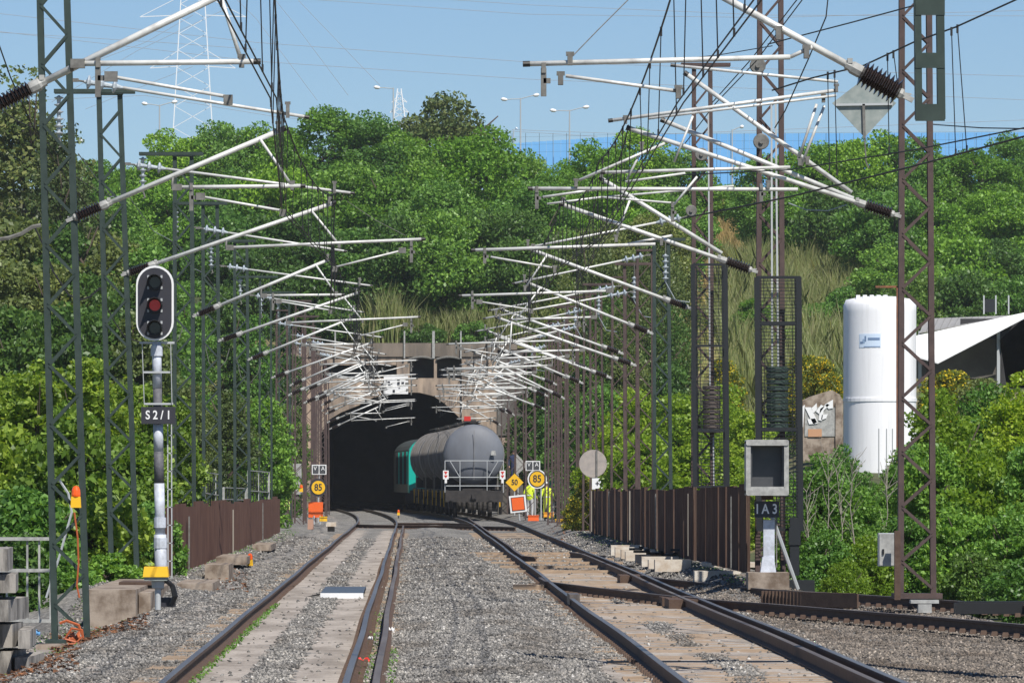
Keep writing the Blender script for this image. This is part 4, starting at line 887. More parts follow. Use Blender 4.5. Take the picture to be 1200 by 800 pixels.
b=MB(); b.box((P(75,0,85).x,82.5,-.55),(.75,.8,.24)); tag(b.build('mast_footing','conc'),'concrete footing under the nearest green mast','footing')
t=thing('metal_railing',P(38,728,84),'weathered grey metal railing behind the concrete pile at lower left','railing'); k=80
for y in (631,668,727): MB().beam(P(-5,y,k,.2),P(61,y,k,.2),.05,.04).build('rail','grey',t)
for px in (8,32,46,60): MB().beam(P(px,729,k,.24),P(px,631 if px>10 else 640,k,.24),.03 if px<60 else .05,.03).build('post','grey',t)
r_=random.Random(5)
for i,(px,yt,yb,w) in enumerate(((2,641,668,20),(8,671,693,24),(-12,671,697,22),(10,700,726,24),(-14,698,728,24),(8,729,757,26),(32,735,757,14),(-18,729,760,26),(10,760,792,24),(-16,762,798,26),(35,766,786,16))):
    k=98; b=MB(); b.box(P(px,(yt+yb)/2,k,r_.uniform(-.1,.15)),(w/k,1.3+r_.random(),(yb-yt)/k-.012),r_.uniform(-.06,.06)); tag(b.build('concrete_sleeper','concp' if 'concp' in M else 'conc'),['topmost','second','second outer','third','third outer','fourth','small fourth','fourth outer','lowest','lowest outer','small lowest'][i]+' grey concrete beam in the pile at the lower left corner','concrete beam','stacked concrete beams at lower left')
# ---------------------------------------------------------------- small things, right
X0=[716,721,728,733,745,752,760,767.5]; YT=[638.5,641,643.5,646,649.5,652,655.5,655.5]; YB=[648.5,650.5,652.5,655,658,661.5,664,667.5]
for i in range(8):
    k=(YB[i]-VY)/1.72; k=47+ i*1.75; a=P(X0[i],YB[i],k); e=5.0+.0*i+1.62
    xr=P(814,0,60).x if i==7 else a.x+.78; z0=P(0,YB[i]+2,k).z; z1=P(0,YT[i],k).z
    b=MB(); b.box(((a.x+xr)/2,F/k+.2,(z0+z1)/2),(xr-a.x,.45,z1-z0)); tag(b.build('stacked_sleeper','concw'),f'white concrete sleeper end beside the dark fence, {NTH[i]} from the far end of the row','sleeper','white sleepers lying beside the dark fence')
t=thing('white_box',P(840,688,65),'white concrete box with dark round holes beside the rails','trackside box'); k=65
MB().box(pl(840,678,.3),(54/k,.6,19/k)).build('block','concw',t)
for px,m in ((836.5,'black'),(850,'orangel')): MB().lathe(pl(px,679,-.012),pl(px,679,.03),[(0,.075),(1,.075)],12).build('hole',m if m=='black' else 'conc',t)
k=60; b=MB(); b.box(P(858,661,k),(66/k,2,5/k)); b.box(P(860,668,k,.3),(58/k,1,10/k)); tag(b.build('concrete_slab','concw'),'pale concrete slab against the end of the dark fence','concrete slab')
for i,(x,y) in enumerate(((745,645),(752,648),(768,650),(785,652),(796,646))):
    b=MB(); q=P(x,y-2,54); b.box(q,(.28,.3,.05),.3*i).box(q+Vector((.12,0,.03)),(.1,.1,.06)); tag(b.build('rail_fitting','cagec'),f'dark iron fitting lying on the white sleepers, {NTH[i]} from the left','iron fitting')
t=thing('trackside_cabinet',P(1052,698,77,.0),'pale grey metal cabinet on a rusty post beside the nearest right mast','cabinet'); k=77
MB().box(pl(1040,643.5,.5),(20/k,.22,37/k)).build('door','grey',t); MB().box(pl(1040,643.5,.52),(22/k,.22,39/k)).build('case','metal',t); MB().box(pl(1035,646,.38),(.03,.03,.08)).build('handle','black',t)
MB().box(pl(1051.5,662,.1),(.09,.09,1.05)).build('post',M['rustpost'] if 'rustpost' in M else 'rust',t)
# signs by the tunnel ---------------------------------------------------------
def post(t,px,y0,y1,k,r=.03,mat='metal',dy=.05): MB().tube([P(px,y0,k,dy),P(px,y1,k,dy)],r,7).build('post',mat,t)
def disc_sign(px,py,r,k,rim,lab,txt,rim2=None):
    t=thing('speed_sign',P(px,py+r,k),lab,'sign'); c=P(px,py,k)
    MB().lathe(c,c+Vector((0,.03,0)),[(0,r/k),(1,r/k)],24).build('rim',rim,t)
    if rim2: MB().lathe(c+Vector((0,-.012,0)),c+Vector((0,-.002,0)),[(0,r/k*.86),(1,r/k*.86)],24).build('ring',rim2,t)
    MB().lathe(c+Vector((0,-.022,0)),c+Vector((0,-.013,0)),[(0,r/k*.76),(1,r/k*.76)],24).build('face','yellow',t)
    text(txt,r/k*1.05,'hood',t,c+Vector((0,-.026,0)),sx=.85,bold=.008); return t
def via(px,py,k,lab,rz=0):
    t=thing('track_plate',P(px,py,k),lab,'sign'); c=P(px,py,k); MB().box(c,(17/k,.03,11.5/k)).build('board','white',t); 
    for s in (-1,1): MB().box(c+Vector((s*4.0/k,-.02,0)),(6.9/k,.012,9.3/k)).build('panel','greyd',t)
    text('V I A',6.6/k,'white',t,c+Vector((0,-.03,1.2/k)),sx=.95); MB().tube([c+Vector((0,.05,-.1)),c+Vector((0,.05,-.5))],.02,5).build('post','metal',t)
k=28; t=disc_sign(373,571,10.5,k,'hood','round yellow speed sign 85 with a black rim, left of the tunnel','85'); post(t,373,578,612,k)
via(374,550,k,'small grey V I A plate above the left yellow 85 sign')
t=disc_sign(629.5,561,11.3,26.3,'white','round yellow speed sign 85 with a white rim, right of the train','85','hood'); post(t,627,570,612,26.3); post(t,634,570,612,26.3)
via(624.5,545.5,26.3,'small dark V I A plate above the right yellow 85 sign')
k=25; t=thing('diamond_speed_sign',P(603,565,k),'yellow diamond sign reading 50 just right of the tank wagon','sign'); c=P(603,565,k)
MB().prism([(c.x,c.z-.42),(c.x+.42,c.z),(c.x,c.z+.42),(c.x-.42,c.z)],c.y,c.y+.03).build('board','yellow',t); text('50',.36,'hood',t,c+Vector((0,-.012,0)),sx=.85,bold=.006); post(t,603,572,604,k)
k=26; t=thing('orange_board',P(607,590,26),'tilted orange board with a white border right of the tank wagon','sign'); c=P(607,590,k)
for nm,dm,mt,dy in (('border',(19.5/k,.03,20/k),'white',0),('black_line',(15.5/k,.02,16/k),'hood',-.02),('panel',(14/k,.02,14.5/k),'orange',-.032)): MB().box(c+Vector((0,dy,0)),dm).build(nm,mt,t)
post(t,607,598,610,k); t.rotation_euler=(0,R(-6),0)
k=29; t=thing('orange_board',P(371,606,k),'orange board below the left 85 sign','sign'); MB().box(P(371,597,k,.1),(15/k,.04,18/k)).build('panel','orange',t); MB().box(P(363,597,k,.1),(3/k,.06,18/k)).build('side_strip','orange',t); post(t,368,604,614,k); post(t,375,604,614,k)
for i,(px,py,w,h,k,m,lab,cat) in enumerate(((333,590,14,14,30,'hivizp','pale yellow sheet leaning behind the left masts','sheet'),(320,565,9,9,30,'white','white sheet at the end of the mesh fence','sheet'),(343,561,22,36,27,'grey','tall grey board behind the left masts','board'),(379,608,9,5,30,'yellow','yellow plastic box on the ground below the left orange board','box'),(625,607,13,6,27,'orange','orange plastic box on the ballast right of the train','box'),(643,603,12,5,27,'yelor','yellow-orange box on a stand right of the workers','box'),(660,589,16,24,24,'white','white panels stacked beside the portable toilet','panel'),(656,614,12,11,28,'yellow','yellow trackside box half hidden behind a mast at right','box'),(364,614,7,12,31,'skin','tan bucket below the left orange board','bucket'),(212,572,10,14,40,'white','white plate leaning at the near end of the mesh fence','sheet'),(388,614,12,5,32,'concw','pale concrete block on the ballast left of the tunnel','concrete block'))):
    mm={'hivizp':(0.72,0.72,0.25),'yelor':(0.8,0.33,0.02)}.get(m)
    if mm: M[m]=MAT(m,mm,0.7)
    name={'sheet':'leaning_sheet','board':'leaning_board','box':'equipment_box','panel':'leaning_sheet','bucket':'bucket','concrete block':'concrete_block'}[cat]
    t=thing(name,P(px,py+h/2,k),lab,cat); b=MB(); b.box(P(px,py,k),(w/k,.3 if cat in('box','bucket','concrete block') else .05,h/k),taper=.92); b.build('body',m,t)
    if cat=='box': MB().box(P(px,py-h/2,k),(w/k*1.03,.33,.04)).build('lid',m,t)
    else: MB().box(P(px,py+h/2+3,k,.1),(w/k*.7,.1,6/k)).build('foot','concd',t)
beacon('beacon_lamp',353,567,577,30,'orange lamp on the masts left of the left 85 sign',600)
k=35.8; t=thing('round_sign',P(695,559,k),'round grey-beige signal disc seen from behind, above the far end of the dark fence','sign'); c=P(695,543,k)
M['discb']=MAT('sun-bleached disc',(0.40,0.35,0.31),0.7,0,(0.30,0.27,0.25),5)
MB().lathe(c,c+Vector((0,.03,0)),[(0,16.3/k),(1,16.3/k)],28).build('disc','discb',t); MB().box(c+Vector((.12,-.03,0)),(.05,.03,.9)).build('stiffener','zinc',t); post(t,699,559,610,k); 
MB().box(P(700,566.5,k,-.04),(12.5/k,.02,13/k)).build('small_plate','white',t); MB().box(P(700,566,k,-.06),(1/k,.01,5/k)).build('mark','hood',t); MB().box(P(700,566,k,-.06),(4/k,.01,1/k)).build('mark','hood',t)
t=thing('triangle_sign',P(612,545,23),'grey triangular sign seen edge-on behind the V I A plate','sign'); a=[P(x,y,23) for x,y in ((605,557),(618,545),(605,531))]
MB().prism([(p.x,p.z) for p in a],a[0].y,a[0].y+.04).build('board','grey',t); post(t,607,555,600,23)
k=24; t=thing('portable_toilet',P(649,606,k),'white and turquoise portable toilet with a rounded white roof','portable toilet')
MB().box(P(649,583,k),(17/k,.9,46/k)).build('cabin','white',t); MB().box(P(647,570,k,-.47),(11/k,.03,18/k)).build('teal_panel','teal',t)
b=MB(); b.prism([((q:=P(649+10*math.cos(a),561-7*math.sin(a),k)).x,q.z) for a in [math.pi*i/8 for i in range(8,-1,-1)][::-1]],F/k-.5,F/k+.5); b.build('roof','white',t)
MB().box(P(643,590,k,-.47),(3/k,.03,26/k)).build('door_edge','metal',t)
# mesh fence panels behind the reddish fence
t=thing('mesh_fence',P(265,592,41),'dark grey welded mesh fence panels standing behind the reddish fence','mesh fence')
for x0,x1,y0,y1,k0,k1 in ((216,259,549,556,41,37),(262,288,571,572,38,36),(291,315,551,553,36,33)):
    n=max(3,int((x1-x0)/3))
    for i in range(n+1):
        u=i/n; k=k0+(k1-k0)*u; MB().beam(P(x0+(x1-x0)*u,y0+(y1-y0)*u,k),P(x0+(x1-x0)*u,600,k),.03 if i%n else .07,.03).build('bar','cagec' if i%4 else 'grey',t)
    for yy in (y0,(y0+598)/2,): MB().beam(P(x0,yy,k0),P(x1,yy+(y1-y0),k1),.05,.03).build('rail','grey',t)
# ---------------------------------------------------------------- silo, shed, graffiti wall
k=29; t=thing('silo',P(1031,582,k),'tall white ribbed fibreglass silo with a small blue label','silo'); r=43/k; Ys=F/k+1.5; cxs=P(1031,0,k).x*Ys/(F/k)
zz=lambda y:EYE-(y-VY)/F*(Ys-1.4)
b=MB(); prof=[]
zs=[zz(582)]; z=zz(582); top=zz(357); rings=[]
N=40
def ring(rr,z): return [(cxs+rr*math.cos(2*math.pi*j/N),Ys+rr*math.sin(2*math.pi*j/N),z) for j in range(N)]
n=30
for i in range(n+1): rings.append(ring(r,zz(582)+(top-zz(582))*i/n))
rings+=[ring(r*.93,zz(350)),ring(r*.5,zz(346.5)),ring(.05,zz(345.5))]
b.smooth=True; b.quadstrip(rings); b.build('shell','silo',t)
for i in range(1,0):
    z=zz(582)+(top-zz(582))*i/34; MB().quadstrip([ring(r+.001,z),ring(r+.004,z+.006),ring(r+.004,z+.014),ring(r+.001,z+.02)],cap=False).build('hoop','silo',t)
MB().quadstrip([ring(r+.03,zz(470)),ring(r+.03,zz(466))]).build('joint_ring','silo',t)
for px in (1007,1015,1023,1031,1039): MB().box((P(px,0,k).x,Ys-r*.55,zz(347.5)),(.16,.2,.16)).build('roof_lug','silo',t)
def patch(x0,x1,ya,yb,rr,nm,mt,par):
    a0,a1=[math.asin((P(x,0,k).x-cxs)/r) for x in (x0,x1)]; b=MB()
    b.quadstrip([[(cxs+math.sin(t_)*q,Ys-math.cos(t_)*q,z) for q,z in ((r+rr,zz(ya)),(r+rr,zz(yb)),(r+rr-.006,zz(yb)),(r+rr-.006,zz(ya)))] for t_ in [a0+(a1-a0)*u/8 for u in range(9)]]); return b.build(nm,mt,par)
M['logo']=MAT('logo blue',(0.16,0.24,0.40),0.5); lab=patch(1008,1032,391,407,.010,'label_panel',MAT('label blue',(0.62,0.74,0.90),0.5),t)
patch(1009,1012,400,402.5,.016,'logo_mark','logo',lab); patch(1011.5,1014,397,402,.016,'logo_mark',MAT('logo grey blue',(0.30,0.42,0.6),0.5),lab); patch(1013.8,1015.5,393.5,400,.016,'logo_mark','logo',lab)
for y,h,x0,x1 in ((397,3.0,1017.5,1031),(406,.8,1013,1031.5)): patch(x0,x1,y-h/2,y+h/2,.016,'logo_bar','logo',lab)
M['rustpost']=MAT('orange rust',(0.26,0.10,0.045),0.85,0,(0.16,0.07,0.04),5)
t=thing('rusty_frame',P(1052,560,30),'orange rusty pipe frame standing against the silo','pipe frame'); MB().beam(P(1052,600,30),P(1052,335,30),.11,.08).build('upright','rustpost',t); MB().beam(P(1026,336,30),P(1053,336,30),.08,.08).build('top_bar','rustpost',t)
for px in (1030,1039,1046): MB().tube([P(px,580,29.5),P(px,502,29.5)],.025,5).build('thin_pipe','metal',t)
M['roofgrey']=MAT('grey roof sheet',(0.40,0.39,0.37),0.7,0,(0.28,0.27,0.26),2)
k=26; t=thing('shed',P(1150,440,k),'open shed with a pale sheet roof and a slanting white canopy behind the silo','shed')
def quad3(name,pts,mat,th=.06):
    b=MB(); n=len(pts); b.v=[tuple(p) for p in pts]+[(p[0],p[1],p[2]-th) for p in pts]; b.f=[tuple(range(n)),tuple(range(2*n-1,n-1,-1))]+[(i,i+n,(i+1)%n+n,(i+1)%n) for i in range(n)]; return b.build(name,mat,t)
nb=14; yb_=lambda x:389-(x-1078)*.17; yt_=lambda x:373-(x-1086)*.04
for i in range(nb):
    a=1078+(1190-1078)*i/nb; c=1078+(1190-1078)*(i+.94)/nb
    quad3('roof_sheet',[P(a,yb_(a),k,-.4),P(c,yb_(c),k,-.4),P(c+6,yt_(c),k*.9,0),P(a+6,yt_(a),k*.9,0)],'roofgrey')
quad3('canopy',[P(1072,416,k,-2.2),P(1099,424,k,-2.3),P(1201,371,k,-.6),P(1201,366,k,-.5),P(1074,393,k,-.8)],'white',.08)
MB().box(P(1172,412,k,2.2),(3.6,.2,3.0)).build('back_wall','soot_shade',t)  # shaded shed interior painted as a near-black wall colour
quad3('end_wall',[P(1172,398,k,-.4),P(1180,452,k,-.4),P(1205,452,k,-.4),P(1205,368,k,-.4)],'sheet',.1)
for px in (1078,1170,1186): MB().beam(P(px,455,k,-.2),P(px,388,k,-.2),.14,.14).build('column','metal',t)
MB().box(P(1120,420,k,1.5),(3.6,.2,1.8)).build('rear_wall','concd',t)  # dark colour stands in for the shade under the canopy
for px in (1153,1167,1182): MB().beam(P(px,368,k*.9),P(px,346,k*.9),.07,.05).build('vent_post','metal',t)
MB().box(P(1160,358,k*.9),(13/k,.03,17/k)).build('vent_panel','cagec',t)
k=30; t=thing('graffiti_block',P(962,522,k),'rounded concrete block with white graffiti letters beside the silo','concrete block')
b=MB(); pts=[(936,540),(988,540),(988,470),(984,462),(975,457),(965,460),(952,464),(940,470),(936,474)]; b.prism([((q:=P(x,y,k)).x,q.z) for x,y in pts],F/k,F/k+1.6); b.build('block','conc',t)
MB().box(P(961,494,k,-.02),(36/k,.03,34/k)).build('grey_patch','zincp' if 'zincp' in M else 'grey',t); MB().box(P(983,505,k,-.05),(8/k,.1,66/k)).build('pilaster','conc',t)

for poly in (((934,500),(941,500),(943,474),(938,478)),((943,477),(950,477),(958,494),(953,497)),((946,491),(955,490),(958,496),(948,497)),((951,478),(957,472),(957,480),(953,484)),((956,482),(960,485),(966,476),(962,474)),((959,492),(963,493),(965,481),(972,474),(969,473),(961,479)),((966,474),(976,468),(976,478),(971,479)),((963,486),(970,485),(968,490),(962,492))):
    q=[P(x,y,k) for x,y in poly]; q=q if sum((a_.x*b_.z-b_.x*a_.z) for a_,b_ in zip(q,q[1:]+q[:1]))>0 else q[::-1]
    MB().prism([(v.x,v.z) for v in q],F/k-.075,F/k-.04).build('graffiti_letter','white',t)
MB().box(P(955,507,k,-.04),(16/k,.03,9/k)).build('orange_patch',MAT('faded orange',(0.5,0.28,0.16),0.9),t)
b=MB(); b.box(P(963.5,448,24),(5/24,.2,40/24)); tag(b.build('concrete_post','grey'),'pale concrete post behind the graffiti block','post')
# ---------------------------------------------------------------- blue building, lamps
k=12.5; t=thing('blue_building',P(900,210,k),'long blue corrugated industrial building on the hilltop','building')
ytop=lambda px:168-(px-598)*.066 if px<760 else 157.5+(px-760)*-.006
for i in range(74):
    a=598+i*8.5; c=a+8.1; x0,x1=P(a,0,k).x,P(c,0,k).x; zt=P(0,ytop(a),k).z; MB().box(((x0+x1)/2,F/k+(.06 if i%2 else 0),zt/2+13),(x1-x0,.12,zt-26)).build('wall_sheet','blue',t)
MB().box((P(915,0,k).x,F/k+12,29),(52,23.6,6)).build('building_core','blue',t)
t=thing('roadside_fence',P(760,165,13),'thin wire fence along the hilltop before the blue building','fence')
for px in range(600,1240,16): MB().beam(P(px,215,13),P(px,156,13),.035,.035).build('post','greyd',t)
b=MB()
for y in (157,166,175): b.beam(P(598,y+4,13),P(760,y,13),.014,.014); b.beam(P(760,y,13),P(1240,y-3,13),.014,.014)
b.build('wires','greyd',t,kind='stuff')
def lamp(px,yt,yb,k,arms,lab):
    t=thing('street_lamp',P(px,yb,k),lab,'street lamp','street lamps along the hilltop road')
    MB().tube([P(px,yb,k),P(px,yt,k)],.085,8,.055).build('pole','metal',t)
    for dx,dy in arms:
        MB().tube([P(px,yt+1,k),P(px+dx*.5,yt+dy*.65,k),P(px+dx*.75,yt+dy,k)],.04,6).build('arm','metal',t)
        a,c=P(px+dx*.70,yt+dy+.2,k),P(px+dx*1.05,yt+dy-1,k); b=MB(); b.smooth=True; b.lathe(a,c,[(0,.05),(.2,.14),(.7,.17),(1,.06)],8); b.build('lamp_head','white',t)
lamp(610,115,205,12.8,((-22,2),(21,-3)),'double armed street lamp at upper centre, left of its twin')
lamp(667.5,129,215,12.8,((-22,1),(22,-3)),'double armed street lamp above the blue building, right of its twin')
lamp(461,103,190,12.8,((-22,0),),'single armed street lamp above the centre trees')
lamp(187,123,230,13,((-20,-1),(20,-3)),'street lamp before the pylon at upper left')
lamp(27.5,134,238,20,((16,-4),),'street lamp with one arm before the tall pine at left')
lamp(87,168,235,17,((9,-3),),'short street lamp between the green masts at left')
lamp(540,141,220,13,((18,-4),),'street lamp half hidden in the tree crown at upper centre')
lamp(858,152,240,13,((13,-3),),'street lamp behind the white tubes near the second right mast')
lamp(1136,182,240,13,((-8,-1),),'pale pole among the right-hand trees')
lamp(602,152,215,12,((4,-1),),'thin white pole left of the blue building')
# ---------------------------------------------------------------- people
def person(loc,h,face,jacket,legs,lab,helmet=None,arms=((.28,.05,.86),(-.28,.05,.86)),hood=None):
    t=thing('person',loc,lab,'person'); X,Y,Z=loc; s=h/1.75; ca,sa=math.cos(face),math.sin(face)
    def W(x,y,z): return Vector((X+(x*ca-y*sa)*s,Y+(x*sa+y*ca)*s,Z+z*s))
    me=bpy.data.meshes.new('body'); V=[];E=[];Rr=[]
    def add(p,r,par=None):
        V.append(W(*p)); Rr.append(r*s); 
        if par is not None: E.append((par,len(V)-1))
        return len(V)-1
    pel=add((0,0,.93),.15); sp=add((0,.01,1.15),.145,pel); ch=add((0,0,1.36),.165,sp); nk=add((0,0,1.50),.06,ch); hd=add((0,-.02,1.60),.088,nk); add((0,-.02,1.70),.085,hd)
    for sx,(hx,hy,hz) in zip((1,-1),arms):
        sh=add((sx*.19,0,1.41),.065,ch); el=add((sx*(.24+abs(hx)*.1),hy*.4,1.14),.048,sh); wr=add((hx,-abs(hy)-.05,hz+.06),.036,el); add((hx,-abs(hy)-.10,hz-.03),.03,wr)
        hp=add((sx*.09,0,.86),.10,pel); kn=add((sx*.11,-.03,.48),.07,hp); an=add((sx*.12,.02,.09),.05,kn); add((sx*.12,-.14,.045),.045,an)
    off=Vector(loc); me.from_pydata([v-off for v in V],E,[]); o=bpy.data.objects.new('body',me); COL.objects.link(o); o.parent=t
    sk_=o.modifiers.new('skin','SKIN'); me.skin_vertices  # radii
    for i,sv in enumerate(me.skin_vertices[0].data): sv.radius=(Rr[i],Rr[i]); sv.use_root=(i==0)
    ss=o.modifiers.new('sub','SUBSURF'); ss.levels=1; ss.render_levels=1
    bpy.context.view_layer.update(); dg=bpy.context.evaluated_depsgraph_get(); m2=bpy.data.meshes.new_from_object(o.evaluated_get(dg)); o.modifiers.clear(); o.data=m2
    m2.materials.clear()
    for m in ('skin',jacket,legs,'hood'): m2.materials.append(M[m])
    for pol in m2.polygons:
        z=pol.center.z/s; hx=math.hypot(pol.center.x,pol.center.y)/s
        pol.material_index=0 if z>1.53 or (hx>.27 and z<.93) else (1 if z>.90 else (2 if z>.10 else 3)); pol.use_smooth=True
    b=MB(); b.smooth=True; c=W(0,-.01,1.67); b.lathe(c,c+Vector((0,0,.115*s)),[(0,.105*s),(.4,.108*s),(.75,.08*s),(1,.02*s)],12); b.build('helmet' if helmet else 'hair',helmet or 'hair',t)
    fc=W(0,-.105,1.615); MB().box(fc,(.02*s,.03*s,.035*s)).build('nose','skin',t)
    for sx in (-1,1): MB().box(W(sx*.032,-.097,1.645),(.018*s,.01*s,.012*s)).build('eye','hood',t)
    if hood: MB().quadstrip([[W(.17*math.cos(a),.15*math.sin(a),1.05+dz) for a in [2*math.pi*j/12 for j in range(12)]] for dz in (0,.05)]).build('reflective_band','white',t)
    return t
p=P(621,607,25.6); person((p.x,p.y,p.z),1.72,2.7,'hiviz','trous','worker in hi-vis yellow jacket and pale trousers left of the 85 sign post','helmet',((.3,.2,.98),(-.3,.1,.86)),1)
p=P(641,609,25.2); person((p.x,p.y,p.z),1.75,3.4,'hiviz','hiviz','worker in hi-vis yellow jacket and trousers right of the 85 sign post','helmet',((.28,.05,.84),(-.28,.15,.95)),1)
p=P(602,567,22.5); person((p.x,p.y,p.z),1.76,.3,'navy','navy','person in dark blue clothes standing on the wall behind the train',None)
b=MB(); q=P(606,568,22.5); b.box((q.x+.2,q.y+.3,(q.z-.5)/2),(2.4,1.6,q.z+.5)); tag(b.build('concrete_platform','concd'),'dark concrete platform beside the tunnel under the person in blue','platform')
# ---------------------------------------------------------------- vegetation
def leaves(c,s,rg,droop=0.0,elong=1.6):
    """leaf-sized rhombs at centres c (n,3) with half width s (n,)"""
    n=len(c); a=rg.normal(size=(n,3)); a[:,2]-=droop; a/=np.linalg.norm(a,axis=1)[:,None]
    b=rg.normal(size=(n,3)); b-=a*(a*b).sum(1)[:,None]; b/=np.linalg.norm(b,axis=1)[:,None]
    nrm=np.cross(a,b); L=(s*elong)[:,None]; Wd=s[:,None]; sh=rg.uniform(-.25,.25,(n,1))*L
    v=np.stack([c-a*L,c+b*Wd+nrm*sh,c+a*L,c-b*Wd+nrm*sh],1).reshape(-1,3)
    f=np.arange(4*n).reshape(-1,4); return v,f
def crown(seed,n,ncl,ls,shape='round',clr=.26,flat=.8,lo=.05,ratio=1.0):
    n=int(n*min(2.0,max(.8,ratio**.6))); ncl=int(ncl*min(3.0,max(.8,ratio**.8)))
    rg=np.random.default_rng(seed); cs=[]; 
    while len(cs)<ncl:
        p=rg.normal(size=3); p/=np.linalg.norm(p); r=rg.uniform(.35,1)**.5; p=p*r
        z=.5+.5*p[2]
        w=1.0
        if shape=='round': w=1.0 if z>.35 else .75+.25*z/.35
        if shape=='cone': w=(1.05-z)**.7*1.05
        if shape=='bush': w=1.05-.35*z; z=z*.95
        if shape=='column': w=.8+.3*math.sin(z*9+seed)
        cs.append((p[0]*w*.84,p[1]*w*.84,lo+z*(1-lo)*.93))
    cs=np.array(cs); rad=clr*rg.uniform(.35,1.35,ncl); wt=rad**2; idx=rg.choice(ncl,n,p=wt/wt.sum())
    d=rg.normal(size=(n,3)); d/=np.linalg.norm(d,axis=1)[:,None]; d*=(rg.uniform(.25,1,n)**.45)[:,None]; d[:,2]*=.62 if shape!='cone' else .5
    cs[:,2]*=ratio; c=cs[idx]+d*rad[idx][:,None]*np.array((1,1,1.0 if shape!='column' else 1.7))
    c[:,2]=np.clip(c[:,2],.01,ratio*1.02)
    return leaves(c,ls*rg.uniform(.45,1.6,n),rg,.15)
CR={}
def crowns(key,nv,**kw):
    CR[key]=(nv,kw)
def hash_seed(s): return sum(ord(c)*(i+3) for i,c in enumerate(s))
crowns('far',3,n=16000,ncl=56,ls=.0165,clr=.285)
crowns('mid',2,n=8500,ncl=55,ls=.024,clr=.27,shape='bush')
crowns('pine',2,n=9000,ncl=70,ls=.014,clr=.22,shape='cone',flat=1.3)
crowns('column',2,n=7000,ncl=60,ls=.018,clr=.20,shape='column',flat=1.6)
crowns('near',3,n=7500,ncl=60,ls=.030,clr=.27,shape='bush')
crowns('fine',3,n=9500,ncl=75,ls=.021,clr=.25,shape='bush')
CM={}; BK=(.7,1.0,1.4,2.0,2.8,3.9,5.4)
def crown_mesh(key,i,leaf,ratio):
    nv,kw=CR[key]; i%=nv; bk=min(BK,key=lambda b:abs(math.log(b/ratio)))
    if (key,i,leaf,bk) not in CM:
        v,f=crown(hash_seed(key)+i*13,ratio=bk,**kw); CM[(key,i,leaf,bk)]=raw_mesh('crown',v,f,G[leaf])
    return CM[(key,i,leaf,bk)],bk
def trunk_mesh(seed,leafy=True):
    r=random.Random(seed); b=MB(); b.smooth=True
    def limb(p,q,r0,r1,bend): m=p.lerp(q,.5)+Vector((r.uniform(-bend,bend),r.uniform(-bend,bend),0)); b.tube([p,m,q],r0,6,r1)
    top=Vector((r.uniform(-.1,.1),r.uniform(-.1,.1),.62)); limb(Vector((0,0,-.06)),top,.035,.018,.04)
    for i in range(6):
        s=Vector((0,0,-.06)).lerp(top,r.uniform(.4,1)); a=r.uniform(0,6.28); l=r.uniform(.3,.62); limb(s,s+Vector((math.cos(a)*l,math.sin(a)*l,r.uniform(.12,.3))),.016,.005,.05)
    return b.mesh('trunk','bark')
TM=[trunk_mesh(i) for i in range(4)]
cnt=[0]
def plant(px,yt,w,k,leaf,key,label,name='broadleaf_tree',cat='tree',group=None,zbase=None,bark=True,sink=.0):
    Y=F/k; X=(px-VX)/k; zg=hg(X,Y) if zbase is None else zbase; zt=EYE-(yt-VY)/k; h=max(1.0,zt-zg+sink); i=cnt[0]; cnt[0]+=1
    t=thing(name,(X,Y,zg-sink),label,cat,group); r=random.Random(i*7+1); sx=w/2/k*1.12
    me,bk=crown_mesh(key,r.randrange(9),leaf,h/sx); inst('crown',me,t,(X,Y,zg-sink),(0,0,r.uniform(0,6.28)),(sx,sx,h/bk))
    if bark: inst('trunk',TM[i%4],t,(X,Y,zg-sink),(0,0,r.uniform(0,6.28)),(sx,sx,h))
    return t
def row(items,phrase,group,kinds):
    """items: (px, top y, width px, k, leaf, crown key)"""
    items=sorted(items,key=lambda a:a[0])
    for i,(px,yt,w,k,leaf,key) in enumerate(items):
        nm,cat,desc=kinds.get(key+leaf,kinds.get(key)); plant(px,yt,w,k,leaf,key,f'{desc} {phrase}, {NTH[i]} from the left',nm,cat,group)
KB={'far':('broadleaf_tree','tree','green broadleaf tree'),'fard':('broadleaf_tree','tree','dark green tree'),'pine':('pine_tree','tree','tall pine'),'mid':('bush','bush','green bush'),'midd':('bush','bush','dark bush'),'midl':('bush','bush','lime green bush'),'midy':('broom_bush','bush','yellow flowering bush'),'column':('slender_tree','tree','slender olive tree'),'mido':('bush','bush','olive bush'),'faro':('broadleaf_tree','tree','olive tree'),'near':('large_leaved_bush','bush','large leaved bush'),'nearn':('large_leaved_bush','bush','bright large leaved bush'),'fine':('shrub','shrub','fine leaved shrub')}
plant(22,66,250,20,'p','pine','tall dark pine in the top left corner behind the nearest green mast','pine_tree','tree'); plant(68,115,150,21,'p','pine','smaller dark pine right of the tall pine at upper left','pine_tree','tree')
plant(522,101,190,14.6,'p','pine','dark brownish pine standing above the green crowns at upper centre','pine_tree','tree')
plant(556,138,150,17.5,'b','far','large bright green rounded tree at the centre of the hillside','broadleaf_tree','tree')
row([(100,182,110,15,'m','far'),(150,196,110,15,'b','far'),(212,146,120,15,'b','far'),(262,139,110,15,'m','far'),(316,138,110,15,'b','far'),(372,119,120,15.5,'b','far'),(425,122,120,15.5,'m','far'),(462,140,100,15.5,'b','far'),(500,160,100,15.5,'m','far'),(612,170,90,15.5,'m','far'),(700,158,110,15.5,'b','far'),(742,146,90,15,'b','far'),(790,176,100,15,'m','far'),(838,212,70,15,'b','far')],'on the left and middle skyline','trees along the skyline',KB)
